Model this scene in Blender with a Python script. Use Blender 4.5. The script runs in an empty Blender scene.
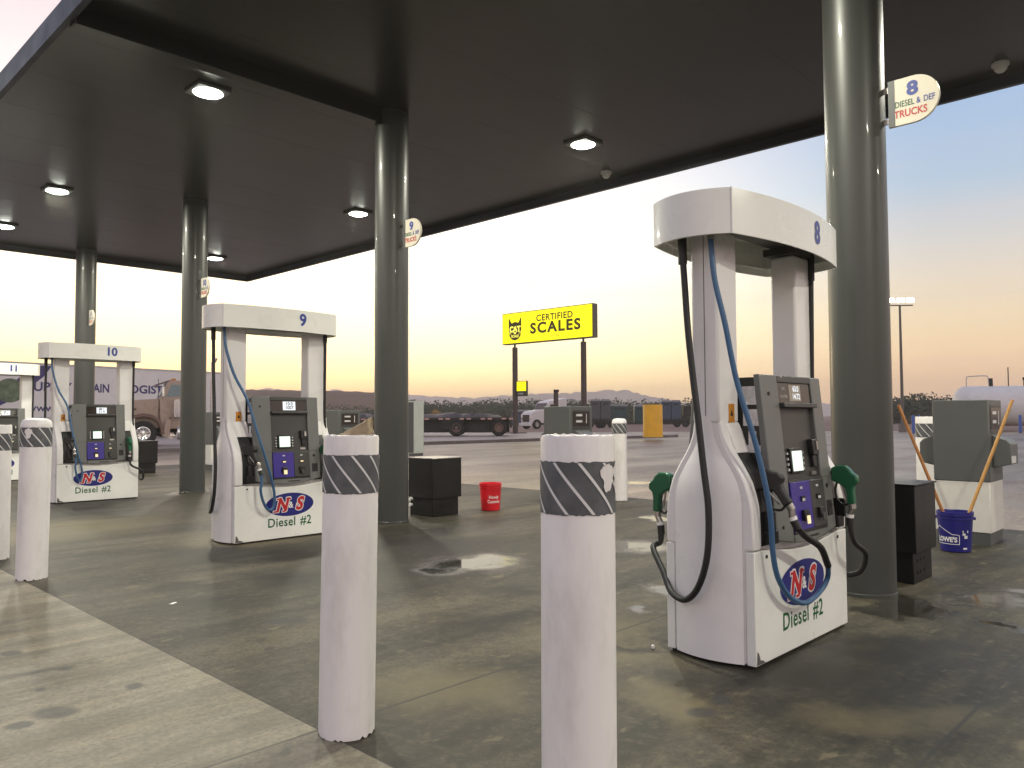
import bpy, bmesh, math, random
from mathutils import Vector, Matrix
random.seed(7)
S = bpy.context.scene
COL = S.collection
PI = math.pi

# ------------------------------------------------------------------ camera
F, PITCH, ROLL, YAW, H = 782.6, .04183, -.00446, .8003, 1.3
cy_, sy_ = math.cos(YAW), math.sin(YAW)
fw = Vector((sy_*math.cos(PITCH), cy_*math.cos(PITCH), math.sin(PITCH)))
rt = Vector((cy_, -sy_, 0))
up = rt.cross(fw)
r2 = rt*math.cos(ROLL) + up*math.sin(ROLL)
u2 = -rt*math.sin(ROLL) + up*math.cos(ROLL)
cam = bpy.data.cameras.new('camera')
co = bpy.data.objects.new('camera', cam); COL.objects.link(co)
co.matrix_world = Matrix(((r2.x, u2.x, -fw.x, 0), (r2.y, u2.y, -fw.y, 0), (r2.z, u2.z, -fw.z, H), (0, 0, 0, 1)))
cam.sensor_width = 36; cam.lens = F/1024*36
cam.clip_start = .05; cam.clip_end = 20000
S.camera = co

# ------------------------------------------------------------------ world
W = bpy.data.worlds.new('World'); S.world = W; W.use_nodes = True
nt = W.node_tree; nt.nodes.clear()
def wn(t, **k):
    n = nt.nodes.new(t)
    for a, b in k.items(): setattr(n, a, b)
    return n
SUN = Vector((.39, .92, 0)).normalized()
SUN_EL = math.radians(1.5)
tc = wn('ShaderNodeTexCoord')
sep = wn('ShaderNodeSeparateXYZ'); nt.links.new(tc.outputs['Generated'], sep.inputs[0])
def ramp(stops):
    r = wn('ShaderNodeValToRGB'); e = r.color_ramp.elements
    while len(e) > 1: e.remove(e[-1])
    for i, (p, c) in enumerate(stops):
        x = e[0] if i == 0 else e.new(p)
        x.position = p; x.color = (c[0]*.5, c[1]*.5, c[2]*.5, 1)
    return r
rs = ramp([(0, (2.05, 1.38, .6)), (.035, (1.98, 1.48, .66)), (.08, (1.8, 1.62, .98)), (.2, (1.7, 1.62, 1.38)), (.32, (1.2, 1.06, 1.02)), (.46, (.82, .66, .72)), (1, (.42, .37, .48))])
rm = ramp([(0, (1.28, .76, .42)), (.045, (1.32, .83, .46)), (.1, (1.02, .78, .49)), (.17, (.76, .68, .60)), (.26, (.42, .55, .71)), (.38, (.30, .46, .74)), (1, (.26, .32, .5))])
rb = ramp([(0, (.8, .62, .58)), (.08, (1.32, 1.02, .95)), (.2, (1.36, 1.10, 1.07)), (.45, (.84, .76, .80)), (1, (.38, .37, .48))])
for r in (rs, rm, rb): nt.links.new(sep.outputs['Z'], r.inputs[0])
dot = wn('ShaderNodeVectorMath', operation='DOT_PRODUCT'); dot.inputs[1].default_value = SUN
hz = wn('ShaderNodeVectorMath', operation='MULTIPLY'); hz.inputs[1].default_value = (1, 1, 0)
nm = wn('ShaderNodeVectorMath', operation='NORMALIZE')
nt.links.new(tc.outputs['Generated'], hz.inputs[0]); nt.links.new(hz.outputs[0], nm.inputs[0]); nt.links.new(nm.outputs[0], dot.inputs[0])
m1 = wn('ShaderNodeMapRange', interpolation_type='SMOOTHSTEP'); m1.inputs[1].default_value = .61; m1.inputs[2].default_value = .985
m2 = wn('ShaderNodeMapRange', interpolation_type='SMOOTHSTEP'); m2.inputs[1].default_value = -.6; m2.inputs[2].default_value = .55
for m in (m1, m2): nt.links.new(dot.outputs['Value'], m.inputs[0])
xa = wn('ShaderNodeMixRGB'); xb = wn('ShaderNodeMixRGB')
nt.links.new(m2.outputs[0], xa.inputs[0]); nt.links.new(rb.outputs[0], xa.inputs[1]); nt.links.new(rm.outputs[0], xa.inputs[2])
nt.links.new(m1.outputs[0], xb.inputs[0]); nt.links.new(xa.outputs[0], xb.inputs[1]); nt.links.new(rs.outputs[0], xb.inputs[2])
# faint mauve cloud streaks
mp = wn('ShaderNodeMapping'); mp.inputs['Scale'].default_value = (1.6, 1.6, 26)
nz = wn('ShaderNodeTexNoise'); nz.inputs['Scale'].default_value = 1.5; nz.inputs['Detail'].default_value = 4
nt.links.new(tc.outputs['Generated'], mp.inputs[0]); nt.links.new(mp.outputs[0], nz.inputs[0])
cr = wn('ShaderNodeMapRange'); cr.inputs[1].default_value = .56; cr.inputs[2].default_value = .74; cr.inputs[4].default_value = .22
nt.links.new(nz.outputs[0], cr.inputs[0])
xc = wn('ShaderNodeMixRGB'); xc.inputs[2].default_value = (.36, .30, .32, 1)
nt.links.new(cr.outputs[0], xc.inputs[0]); nt.links.new(xb.outputs[0], xc.inputs[1])
bg = wn('ShaderNodeBackground'); bg.inputs[1].default_value = 1.8
nt.links.new(xc.outputs[0], bg.inputs[0])
ns = wn('ShaderNodeTexSky', sky_type='NISHITA'); ns.sun_disc = False; ns.sun_elevation = SUN_EL
ns.sun_rotation = math.atan2(SUN.x, SUN.y)
bn = wn('ShaderNodeBackground'); bn.inputs[1].default_value = .05
nt.links.new(ns.outputs[0], bn.inputs[0])
ad = wn('ShaderNodeAddShader'); nt.links.new(bg.outputs[0], ad.inputs[0]); nt.links.new(bn.outputs[0], ad.inputs[1])
wo = wn('ShaderNodeOutputWorld'); nt.links.new(ad.outputs[0], wo.inputs[0])

# ------------------------------------------------------------------ sun and exposure
sl = bpy.data.lights.new('sun', 'SUN'); sl.energy = .6; sl.angle = math.radians(8); sl.color = (1, .72, .45)
so = bpy.data.objects.new('sun', sl); COL.objects.link(so)
sd = Vector((SUN.x*math.cos(SUN_EL), SUN.y*math.cos(SUN_EL), math.sin(SUN_EL)))
so.rotation_euler = (-sd).to_track_quat('-Z', 'Y').to_euler(); so.location = sd*50
S.view_settings.view_transform = 'Standard'; S.view_settings.look = 'None'
S.view_settings.exposure = .22; S.view_settings.gamma = 1
LAMP_W = 150

# ------------------------------------------------------------------ helpers
def ray(x, y):
    d = fw*F + r2*(x-512) - u2*(y-384)
    return d
def gp(x, y, z=0.0):                       # a place on level z seen at a picture point
    d = ray(x, y); t = (z-H)/d.z
    return Vector((d.x*t, d.y*t, z))
def gd(x, y, D):                           # a place at forward distance D
    d = ray(x, y); f = Vector((sy_, cy_, 0)); t = D/d.dot(f)
    return Vector((0, 0, H)) + d*t

def mat(name, col, rough=.5, metal=0, var=.12, vs=3.0, bump=0, bs=60, emit=None, es=0, spec=.5, stretch=(1, 1, 1), coat=0, dirt=None, dirt_s=2.0, rvar=.12):
    m = bpy.data.materials.new(name); m.use_nodes = True
    t = m.node_tree; b = t.nodes['Principled BSDF']; L = t.links.new
    b.inputs['Roughness'].default_value = rough; b.inputs['Metallic'].default_value = metal
    b.inputs['Specular IOR Level'].default_value = spec
    b.inputs['Coat Weight'].default_value = coat
    tcn = t.nodes.new('ShaderNodeTexCoord'); mpn = t.nodes.new('ShaderNodeMapping'); mpn.inputs['Scale'].default_value = stretch
    L(tcn.outputs['Object'], mpn.inputs[0])
    n = t.nodes.new('ShaderNodeTexNoise'); n.inputs['Scale'].default_value = vs; n.inputs['Detail'].default_value = 6
    L(mpn.outputs[0], n.inputs[0])
    r = t.nodes.new('ShaderNodeMapRange'); r.inputs[1].default_value = .15; r.inputs[2].default_value = .85
    r.inputs[3].default_value = 1-var*1.6; r.inputs[4].default_value = 1+var*1.6
    L(n.outputs[0], r.inputs[0])
    x = t.nodes.new('ShaderNodeMixRGB'); x.blend_type = 'MULTIPLY'; x.inputs[0].default_value = 1; x.inputs[1].default_value = (*col, 1)
    L(r.outputs[0], x.inputs[2])
    out = x
    if dirt:
        n2 = t.nodes.new('ShaderNodeTexNoise'); n2.inputs['Scale'].default_value = dirt_s; n2.inputs['Detail'].default_value = 9; n2.inputs['Roughness'].default_value = .65
        L(mpn.outputs[0], n2.inputs[0])
        r3 = t.nodes.new('ShaderNodeMapRange'); r3.inputs[1].default_value = .45; r3.inputs[2].default_value = .95; r3.inputs[4].default_value = dirt[3]
        L(n2.outputs[0], r3.inputs[0])
        y = t.nodes.new('ShaderNodeMixRGB'); y.inputs[2].default_value = (*dirt[:3], 1)
        L(r3.outputs[0], y.inputs[0]); L(x.outputs[0], y.inputs[1]); out = y
    L(out.outputs[0], b.inputs['Base Color'])
    rr = t.nodes.new('ShaderNodeMapRange'); rr.inputs[1].default_value = .15; rr.inputs[2].default_value = .85
    rr.inputs[3].default_value = max(.02, rough-rvar); rr.inputs[4].default_value = min(1, rough+rvar)
    L(n.outputs[0], rr.inputs[0]); L(rr.outputs[0], b.inputs['Roughness'])
    if bump:
        nb = t.nodes.new('ShaderNodeTexNoise'); nb.inputs['Scale'].default_value = bs; nb.inputs['Detail'].default_value = 4
        L(mpn.outputs[0], nb.inputs[0])
        bp = t.nodes.new('ShaderNodeBump'); bp.inputs['Strength'].default_value = bump; bp.inputs['Distance'].default_value = .01
        L(nb.outputs[0], bp.inputs['Height']); L(bp.outputs[0], b.inputs['Normal'])
    if emit:
        b.inputs['Emission Color'].default_value = (*emit, 1); b.inputs['Emission Strength'].default_value = es
    return m

M = {}
M['white'] = mat('white_paint', (.80, .79, .78), .32, var=.05, dirt=(.40, .36, .30, .18), dirt_s=5, coat=.15)
M['panel'] = mat('white_panel', (.82, .83, .79), .28, var=.04, dirt=(.45, .41, .34, .14), dirt_s=6, coat=.2)
M['bollard'] = mat('bollard_sleeve', (.82, .80, .79), .42, var=.05, dirt=(.30, .27, .23, .55), dirt_s=7, bump=.06, bs=18, stretch=(1, 1, .4))
M['band'] = mat('grey_tape', (.085, .09, .10), .5, var=.2, vs=14, dirt=(.4, .4, .4, .35), dirt_s=9)
M['stripe'] = mat('reflective_tape', (.68, .68, .68), .35, var=.1)
M['column'] = mat('column_paint', (.060, .064, .060), .42, metal=.3, var=.05, vs=1.2, rvar=.03, coat=.12)
M['grey'] = mat('grey_housing', (.135, .14, .135), .42, var=.06, bump=.05, bs=180)
M['darkgrey'] = mat('dark_housing', (.040, .040, .038), .4, var=.1, bump=.05, bs=180)
M['black'] = mat('black_plastic', (.006, .006, .0064), .45, var=.2)
M['blackpaint'] = mat('black_painted_steel', (.007, .007, .007), .4, var=.2, dirt=(.05, .045, .04, .3), spec=.35)
M['rubber'] = mat('hose_rubber', (.011, .0115, .012), .5, var=.2, bump=.1, bs=120)
M['bluehose'] = mat('blue_hose', (.045, .12, .24), .42, var=.12)
M['green'] = mat('green_grip', (.005, .10, .04), .35, var=.15, coat=.2)
M['steel'] = mat('bare_steel', (.42, .40, .37), .35, metal=.9, var=.12)
M['chrome'] = mat('chrome', (.75, .75, .75), .12, metal=1, var=.05)
M['blue'] = mat('blue_panel', (.035, .02, .25), .35, var=.08)
M['lblue'] = mat('logo_blue', (.012, .015, .17), .4, var=.06)
M['lred'] = mat('logo_red', (.50, .015, .02), .4, var=.06)
M['lwhite'] = mat('logo_white', (.78, .77, .76), .4, var=.03)
M['lgreen'] = mat('letter_green', (.004, .10, .03), .45, var=.08)
M['lnavy'] = mat('letter_blue', (.03, .055, .30), .45, var=.06)
M['orange'] = mat('orange_sticker', (.55, .22, .015), .5, var=.1)
M['sticker'] = mat('pale_sticker', (.55, .55, .55), .5, var=.25, vs=30)
M['screen'] = mat('lit_screen', (.3, .35, .3), .2, emit=(.82, 1, .86), es=.85)
M['glass'] = mat('dark_glass', (.03, .022, .018), .1, var=.1)
M['digit'] = mat('lit_digits', (.3, .3, .3), .3, emit=(.85, .93, 1), es=.8)
M['digitglow'] = mat('lit_display_back', (.12, .09, .06), .3, emit=(.3, .27, .22), es=.35)
M['led'] = mat('card_slot_light', (.4, .35, .2), .4, emit=(1, .8, .45), es=.7)
M['cyl_seam'] = mat('seam_line', (.10, .095, .09), .7)
M['soffit'] = mat('soffit_panel', (.0185, .0196, .0178), .27, spec=.36, var=.015, vs=.4, rvar=.0, stretch=(1, 6, 1))
M['fascia'] = mat('fascia_paint', (.016, .019, .032), .45, var=.06)
M['lamp'] = mat('lamp_lens', (.8, .8, .8), .3, emit=(.95, 1, .88), es=32)
M['lamphouse'] = mat('lamp_housing', (.5, .5, .48), .4)
M['lampbox'] = mat('lamp_box', (.10, .10, .095), .5)
M['signyellow'] = mat('lit_yellow_face', (.75, .68, .0), .4, emit=(1, .88, 0), es=.95, var=.06, vs=.5)
M['signblack'] = mat('sign_black', (.05, .05, .03), .5)
M['signletter'] = mat('sign_letters', (.09, .08, .01), .5)
M['signframe'] = mat('sign_frame_brown', (.10, .09, .07), .5)
M['postbrown'] = mat('post_brown_steel', (.075, .055, .045), .55, var=.2)
M['cream'] = mat('cream_sign', (.72, .68, .56), .4, var=.06, dirt=(.5, .45, .35, .3))
M['lgold'] = mat('letter_red', (.50, .05, .04), .45)
M['bluebucket'] = mat('blue_bucket', (.013, .013, .16), .33, var=.08)
M['redbucket'] = mat('red_bucket', (.62, .01, .02), .33, var=.1)
M['wood'] = mat('handle_wood', (.42, .22, .06), .45, var=.2, vs=8, stretch=(6, 6, 1))
M['woodred'] = mat('handle_wood_dark', (.30, .125, .035), .45, var=.25, vs=8, stretch=(6, 6, 1))
M['satgrey'] = mat('satellite_grey', (.088, .094, .093), .42, var=.05, bump=.05, bs=150)
M['satwhite'] = mat('satellite_white', (.66, .65, .61), .4, var=.06, dirt=(.35, .3, .24, .5))
M['yellow'] = mat('yellow_drum', (.80, .42, .012), .5, var=.08, dirt=(.4, .22, .05, .4))
M['tan'] = mat('tan_truck_paint', (.38, .285, .225), .3, var=.06, coat=.3)
M['tandark'] = mat('fender_brown', (.15, .085, .07), .35, var=.1, coat=.2)
M['tyre'] = mat('tyre_rubber', (.02, .02, .02), .8, var=.2, bump=.2, bs=30)
M['truckwhite'] = mat('truck_white', (.62, .60, .60), .35, var=.05)
M['trailerwhite'] = mat('trailer_wall', (.74, .725, .70), .4, var=.04, dirt=(.3, .28, .3, .3), dirt_s=.6)
M['trnavy'] = mat('trailer_letter_navy', (.05, .04, .16), .45)
M['trgreen'] = mat('trailer_globe_green', (.12, .17, .10), .45, var=.5, vs=3)
M['chassis'] = mat('chassis_dark', (.025, .023, .022), .6, var=.2)
M['tarp'] = mat('dark_tarp', (.03, .03, .034), .5, var=.4, vs=2, bump=.5, bs=4)
M['decktape'] = mat('red_white_marker', (.5, .3, .27), .5)
M['windowglass'] = mat('vehicle_window', (.20, .26, .27), .08, var=.1)
M['tank'] = mat('tank_paint', (.68, .675, .67), .38, var=.05, dirt=(.4, .33, .28, .35), dirt_s=.8)
M['bluepost'] = mat('blue_post', (.05, .11, .38), .45)
M['toilet_b'] = mat('toilet_blue', (.05, .075, .125), .45, var=.15)
M['toilet_t'] = mat('toilet_teal', (.035, .075, .08), .45, var=.15)
M['toilet_g'] = mat('toilet_slate', (.075, .078, .09), .45, var=.15)
M['toiletroof'] = mat('toilet_roof', (.3, .3, .32), .45)
M['palecab'] = mat('pale_cabinet', (.60, .66, .56), .45, var=.05)
M['rock'] = mat('stone', (.27, .21, .13), .85, var=.35, vs=14, bump=.8, bs=25)
M['bark'] = mat('bark', (.08, .06, .045), .9, var=.3)
M['leaf1'] = mat('leaf_olive', (.055, .065, .035), .8, var=.4, vs=.6)
M['leaf2'] = mat('leaf_dry', (.085, .075, .045), .8, var=.4, vs=.6)
M['leafy'] = mat('leaf_yellow', (.30, .18, .05), .8, var=.4)
M['hill'] = mat('hill_earth', (.12, .07, .045), .95, var=.3, vs=.02)
M['mount'] = mat('mountain_rock_hazed', (.48, .40, .385), .95, var=.2, vs=.006)  # paler than bare rock: part of the distance haze is put into the colour
M['pole'] = mat('pole_steel', (.12, .11, .10), .5)
M['floodlit'] = mat('flood_lens', (.8, .8, .8), .3, emit=(1, .95, .75), es=45)
M['paper'] = mat('litter_paper', (.75, .74, .7), .7)

# ---- mesh helpers
def box(bm, x0, x1, y0, y1, z0, z1):
    v = [bm.verts.new((x, y, z)) for z in (z0, z1) for y in (y0, y1) for x in (x0, x1)]
    for f in ((0, 2, 3, 1), (4, 5, 7, 6), (0, 1, 5, 4), (2, 6, 7, 3), (0, 4, 6, 2), (1, 3, 7, 5)): bm.faces.new([v[i] for i in f])
    return v
def hexa(bm, pts):            # eight corners: bottom four (ccw), top four
    v = [bm.verts.new(p) for p in pts]
    for f in ((3, 2, 1, 0), (4, 5, 6, 7), (0, 1, 5, 4), (1, 2, 6, 5), (2, 3, 7, 6), (3, 0, 4, 7)): bm.faces.new([v[i] for i in f])
def prism(bm, poly, fn, a, b):  # poly (u, v), fn(u, v, w) -> point, between w = a and w = b
    n = len(poly)
    A = [bm.verts.new(fn(u, v, a)) for u, v in poly]; B = [bm.verts.new(fn(u, v, b)) for u, v in poly]
    bm.faces.new(A); bm.faces.new(B[::-1])
    for i in range(n): bm.faces.new((A[i], B[i], B[(i+1) % n], A[(i+1) % n]))
def frame_of(d):
    d = d.normalized(); a = Vector((0, 0, 1)) if abs(d.z) < .95 else Vector((1, 0, 0))
    s = d.cross(a).normalized(); return s, s.cross(d).normalized()
def rod(bm, p0, p1, r0, r1=None, n=14, cap=True):
    p0, p1 = Vector(p0), Vector(p1); r1 = r0 if r1 is None else r1
    s, t = frame_of(p1-p0)
    R = []
    for p, r in ((p0, r0), (p1, r1)):
        R.append([bm.verts.new(p + (s*math.cos(2*PI*i/n) + t*math.sin(2*PI*i/n))*r) for i in range(n)])
    for i in range(n): bm.faces.new((R[0][i], R[0][(i+1) % n], R[1][(i+1) % n], R[1][i]))
    if cap: bm.faces.new(R[0][::-1]); bm.faces.new(R[1])
def spline(pts, k=8):
    P = [Vector(p) for p in pts]; P = [2*P[0]-P[1]] + P + [2*P[-1]-P[-2]]
    out = []
    for i in range(1, len(P)-2):
        for j in range(k):
            t = j/k; a, b, c, d = P[i-1:i+3]
            out.append(.5*((2*b) + (c-a)*t + (2*a-5*b+4*c-d)*t*t + (3*b-3*c+d-a)*t**3))
    out.append(P[-2]); return out
def tube(bm, pts, r, n=12, smooth=8):
    P = spline(pts, smooth) if smooth else [Vector(p) for p in pts]
    prev = None; s = None
    rings = []
    for i, p in enumerate(P):
        d = (P[min(i+1, len(P)-1)] - P[max(i-1, 0)]).normalized()
        if s is None: s, t = frame_of(d)
        else:
            s = (s - d*s.dot(d)).normalized(); t = s.cross(d).normalized()
        rings.append([bm.verts.new(p + (s*math.cos(2*PI*k/n) + t*math.sin(2*PI*k/n))*r) for k in range(n)])
    for a, b in zip(rings, rings[1:]):
        for k in range(n): bm.faces.new((a[k], a[(k+1) % n], b[(k+1) % n], b[k]))
    bm.faces.new(rings[0][::-1]); bm.faces.new(rings[-1])
def lathe(bm, prof, n=40, c=(0, 0), wob=None):
    R = []
    for j, (r, z) in enumerate(prof):
        if r < 1e-5: R.append([bm.verts.new((c[0], c[1], z))])
        else: R.append([bm.verts.new((c[0]+r*math.cos(2*PI*i/n), c[1]+r*math.sin(2*PI*i/n), z + (wob(j, i) if wob else 0))) for i in range(n)])
    for a, b in zip(R, R[1:]):
        for i in range(n):
            j = (i+1) % n
            if len(a) == 1 and len(b) == 1: continue
            if len(a) == 1: bm.faces.new((a[0], b[j], b[i]))
            elif len(b) == 1: bm.faces.new((a[i], a[j], b[0]))
            else: bm.faces.new((a[i], a[j], b[j], b[i]))
def obj(name, bm, m, parent=None, loc=None, rz=0, bev=0, sharp=35):
    me = bpy.data.meshes.new(name)
    if bm:
        bmesh.ops.recalc_face_normals(bm, faces=bm.faces)
        bm.to_mesh(me); bm.free()
    return finish(name, me, m, parent, loc, rz, bev, sharp)
def finish(name, me, m, parent=None, loc=None, rz=0, bev=0, sharp=35):
    me.materials.clear(); me.materials.append(M[m] if isinstance(m, str) else m)
    for p in me.polygons: p.use_smooth = True
    me.set_sharp_from_angle(angle=math.radians(sharp))
    o = bpy.data.objects.new(name, me); COL.objects.link(o)
    if parent: o.parent = parent
    if loc is not None: o.location = loc
    o.rotation_euler.z = rz
    if bev:
        b = o.modifiers.new('bevel', 'BEVEL'); b.width = bev; b.segments = 2; b.limit_method = 'ANGLE'; b.angle_limit = math.radians(40)
        b.harden_normals = False
    return o
def new(): return bmesh.new()
def tag(o, label, cat, group=None):
    o['label'] = label; o['category'] = cat
    if group: o['group'] = group
    return o
def thing(name, label, cat, loc=(0, 0, 0), rz=0, group=None):
    o = bpy.data.objects.new(name, None); COL.objects.link(o); o.empty_display_size = .2
    o.location = loc; o.rotation_euler = (0, 0, rz)
    return tag(o, label, cat, group)
def kind(o, k): o['kind'] = k; return o
def bxo(name, m, parent, *d, bev=0): 
    bm = new(); box(bm, *d); return obj(name, bm, m, parent, bev=bev)
DG = None
def text(name, body, m, parent, fn, size=1, bold=0, shear=0, sx=1, space=1, align='CENTER', cut=0, loc=None, rz=0):
    """letters as a thin mesh; fn(u, v) -> point on the carrier"""
    c = bpy.data.curves.new(name, 'FONT'); c.body = body; c.size = 1; c.offset = bold; c.shear = shear
    c.space_character = space; c.align_x = align; c.align_y = 'CENTER'; c.resolution_u = 4
    t = bpy.data.objects.new(name, c); COL.objects.link(t)
    dg = bpy.context.evaluated_depsgraph_get()
    me = bpy.data.meshes.new_from_object(t.evaluated_get(dg))
    bpy.data.objects.remove(t)
    if cut:
        bm = new(); bm.from_mesh(me)
        xs = [v.co.x for v in bm.verts]
        k = min(xs)
        while k < max(xs):
            bmesh.ops.bisect_plane(bm, geom=bm.verts[:]+bm.edges[:]+bm.faces[:], plane_co=(k, 0, 0), plane_no=(1, 0, 0)); k += cut
        bm.to_mesh(me); bm.free()
    for v in me.vertices: v.co = fn(v.co.x*size*sx, v.co.y*size)
    o = finish(name, me, m, parent, loc, rz)
    return o
def flat(name, poly, m, parent, fn):
    bm = new(); bm.faces.new([bm.verts.new(fn(u, v)) for u, v in poly]); return obj(name, bm, m, parent)
def ell(a, b, n=48, c=(0, 0)): return [(c[0]+a*math.cos(2*PI*i/n), c[1]+b*math.sin(2*PI*i/n)) for i in range(n)]

# ------------------------------------------------------------------ ground
def concrete(name, c1, c2, rough, puddles=(), spots=(), light=(), joints=None, grime=.5, streak=(.3, 1.35), r_lo=.25, bump=.25, mott=1.0, spec=.5):
    m = bpy.data.materials.new(name); m.use_nodes = True
    t = m.node_tree; b = t.nodes['Principled BSDF']; L = t.links.new
    def N(ty, **k):
        n = t.nodes.new(ty)
        for a, v in k.items(): setattr(n, a, v)
        return n
    b.inputs['Specular IOR Level'].default_value = spec
    geo = N('ShaderNodeNewGeometry'); P = geo.outputs['Position']
    def noise(scale, detail=6, stretch=None, rough_=.55):
        n = N('ShaderNodeTexNoise'); n.inputs['Scale'].default_value = scale; n.inputs['Detail'].default_value = detail; n.inputs['Roughness'].default_value = rough_
        if stretch:
            mp = N('ShaderNodeMapping'); mp.inputs['Scale'].default_value = (*stretch, 1); L(P, mp.inputs[0]); L(mp.outputs[0], n.inputs[0])
        else: L(P, n.inputs[0])
        return n
    def mr(src, a, b_, lo=0., hi=1., smooth=False):
        r = N('ShaderNodeMapRange')
        if smooth: r.interpolation_type = 'SMOOTHSTEP'
        r.inputs[1].default_value = a; r.inputs[2].default_value = b_; r.inputs[3].default_value = lo; r.inputs[4].default_value = hi
        L(src, r.inputs[0]); return r.outputs[0]
    def mix(f, a, b_, mode='MIX'):
        x = N('ShaderNodeMixRGB'); x.blend_type = mode
        if isinstance(f, float): x.inputs[0].default_value = f
        else: L(f, x.inputs[0])
        for s, i in ((a, 1), (b_, 2)):
            if isinstance(s, tuple): x.inputs[i].default_value = (*s, 1)
            else: L(s, x.inputs[i])
        return x.outputs[0]
    def mth(op, a, b_=None):
        x = N('ShaderNodeMath', operation=op)
        for s, i in ((a, 0), (b_, 1)):
            if s is None: continue
            if isinstance(s, (int, float)): x.inputs[i].default_value = s
            else: L(s, x.inputs[i])
        return x.outputs[0]
    nA = noise(1, 8, streak, .6); nB = noise(.45, 6, (.6, 1.0)); nC = noise(55, 3); nD = noise(3.2, 7, (.5, 1))
    col = mix(mr(nA.outputs[0], .40, .60), c1, c2)
    nF = noise(1, 7, (streak[0]*1.0, streak[1]*2.2), .66); col = mix(mr(nF.outputs[0], .48, .66, 0, .6), col, (c1[0]*.62, c1[1]*.60, c1[2]*.58))
    nG = noise(1, 7, (streak[0]*1.3, streak[1]*2.0), .6); col = mix(mr(nG.outputs[0], .54, .72, 0, .55), col, (c2[0]*1.3, c2[1]*1.25, c2[2]*1.1))
    g = mr(nB.outputs[0], .46, .72, 0, grime)
    col = mix(g, col, (c1[0]*.38, c1[1]*.36, c1[2]*.33))
    col = mix(mr(nD.outputs[0], .5, .75, 0, .35), col, (c2[0]*1.15, c2[1]*1.08, c2[2]*.95))
    nI = noise(17, 5, None, .6); col = mix(mr(nI.outputs[0], .5, .70, 0, .42*mott), col, (c2[0]*1.35, c2[1]*1.3, c2[2]*1.15))
    col = mix(mr(nC.outputs[0], .38, .66, .0, .5), col, (c1[0]*.6, c1[1]*.6, c1[2]*.6))
    nH = noise(9, 8, None, .7); col = mix(mr(nH.outputs[0], .50, .70, 0, .6*mott), col, (c1[0]*.55, c1[1]*.54, c1[2]*.52))
    nJ = noise(6.5, 4, (.7, 1.3), .5); col = mix(mr(nJ.outputs[0], .64, .70, 0, .45*mott), col, (c2[0]*1.5, c2[1]*1.45, c2[2]*1.25))
    rg = mr(nB.outputs[0], .35, .7, rough, r_lo)
    # hairline cracks
    vo = N('ShaderNodeTexVoronoi', feature='DISTANCE_TO_EDGE'); vo.inputs['Scale'].default_value = .42
    wz = noise(1.3, 6); wa = N('ShaderNodeVectorMath', operation='SCALE'); wa.inputs['Scale'].default_value = 1.1; L(wz.outputs['Color'], wa.inputs[0])
    wb = N('ShaderNodeVectorMath', operation='ADD'); L(P, wb.inputs[0]); L(wa.outputs[0], wb.inputs[1]); L(wb.outputs[0], vo.inputs['Vector'])
    ck = mth('MULTIPLY', mr(vo.outputs['Distance'], .009, .003), mr(noise(.5, 3).outputs[0], .5, .6, 0, .6)); col = mix(ck, col, (.03, .028, .024))
    # warped coordinates for stains and puddles
    wob = noise(2.6, 5); 
    vm = N('ShaderNodeVectorMath', operation='SUBTRACT'); L(wob.outputs['Color'], vm.inputs[0]); vm.inputs[1].default_value = (.5, .5, .5)
    vs = N('ShaderNodeVectorMath', operation='SCALE'); vs.inputs['Scale'].default_value = 1.0; L(vm.outputs[0], vs.inputs[0])
    def field(items, amp, blur=.25):
        tot = None
        sc = N('ShaderNodeVectorMath', operation='SCALE'); sc.inputs['Scale'].default_value = amp; L(vm.outputs[0], sc.inputs[0])
        va = N('ShaderNodeVectorMath', operation='ADD'); L(P, va.inputs[0]); L(sc.outputs[0], va.inputs[1])
        for (px, py, hw, hh) in items:
            c = gp(px, py); v = c.x*sy_ + c.y*cy_
            rx = hw*v/F; ry = hh*v*v/(F*H)
            mp = N('ShaderNodeMapping', vector_type='TEXTURE')
            mp.inputs['Location'].default_value = (c.x, c.y, 0); mp.inputs['Rotation'].default_value = (0, 0, -YAW); mp.inputs['Scale'].default_value = (rx, ry, 1000)
            L(va.outputs[0], mp.inputs[0])
            ln = N('ShaderNodeVectorMath', operation='LENGTH'); L(mp.outputs[0], ln.inputs[0])
            f = mr(ln.outputs['Value'], 1.0+blur, 1.0-blur, smooth=True)
            tot = f if tot is None else mth('MAXIMUM', tot, f)
        return tot
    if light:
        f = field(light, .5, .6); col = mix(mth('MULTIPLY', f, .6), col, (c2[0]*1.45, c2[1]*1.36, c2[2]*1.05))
    if spots:
        
        small = [q for q in spots if q[2] < 25]; big = [q for q in spots if q[2] >= 25]
        if small: f = field(small, .07, .3); col = mix(mth('MULTIPLY', f, .72), col, (.03, .03, .032))
        if big:
            f = field(big, 1.1, .85); f = mth('MULTIPLY', f, mr(noise(2.2, 7, (.35, 1.2)).outputs[0], .30, .52)); col = mix(mth('MULTIPLY', f, .95), col, (.020, .018, .014))
    if joints:
        sp = N('ShaderNodeSeparateXYZ'); L(P, sp.inputs[0])
        for axis, step, off, wd in joints:
            a = mth('SUBTRACT', sp.outputs[axis], off)
            a = mth('DIVIDE', a, step); a = mth('ADD', a, .5); a = mth('FRACT', a); a = mth('SUBTRACT', a, .5); a = mth('ABSOLUTE', a); a = mth('MULTIPLY', a, step)
            f = mr(a, wd*1.6, wd*.6, 0, .8); col = mix(f, col, (.025, .024, .022))
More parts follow.
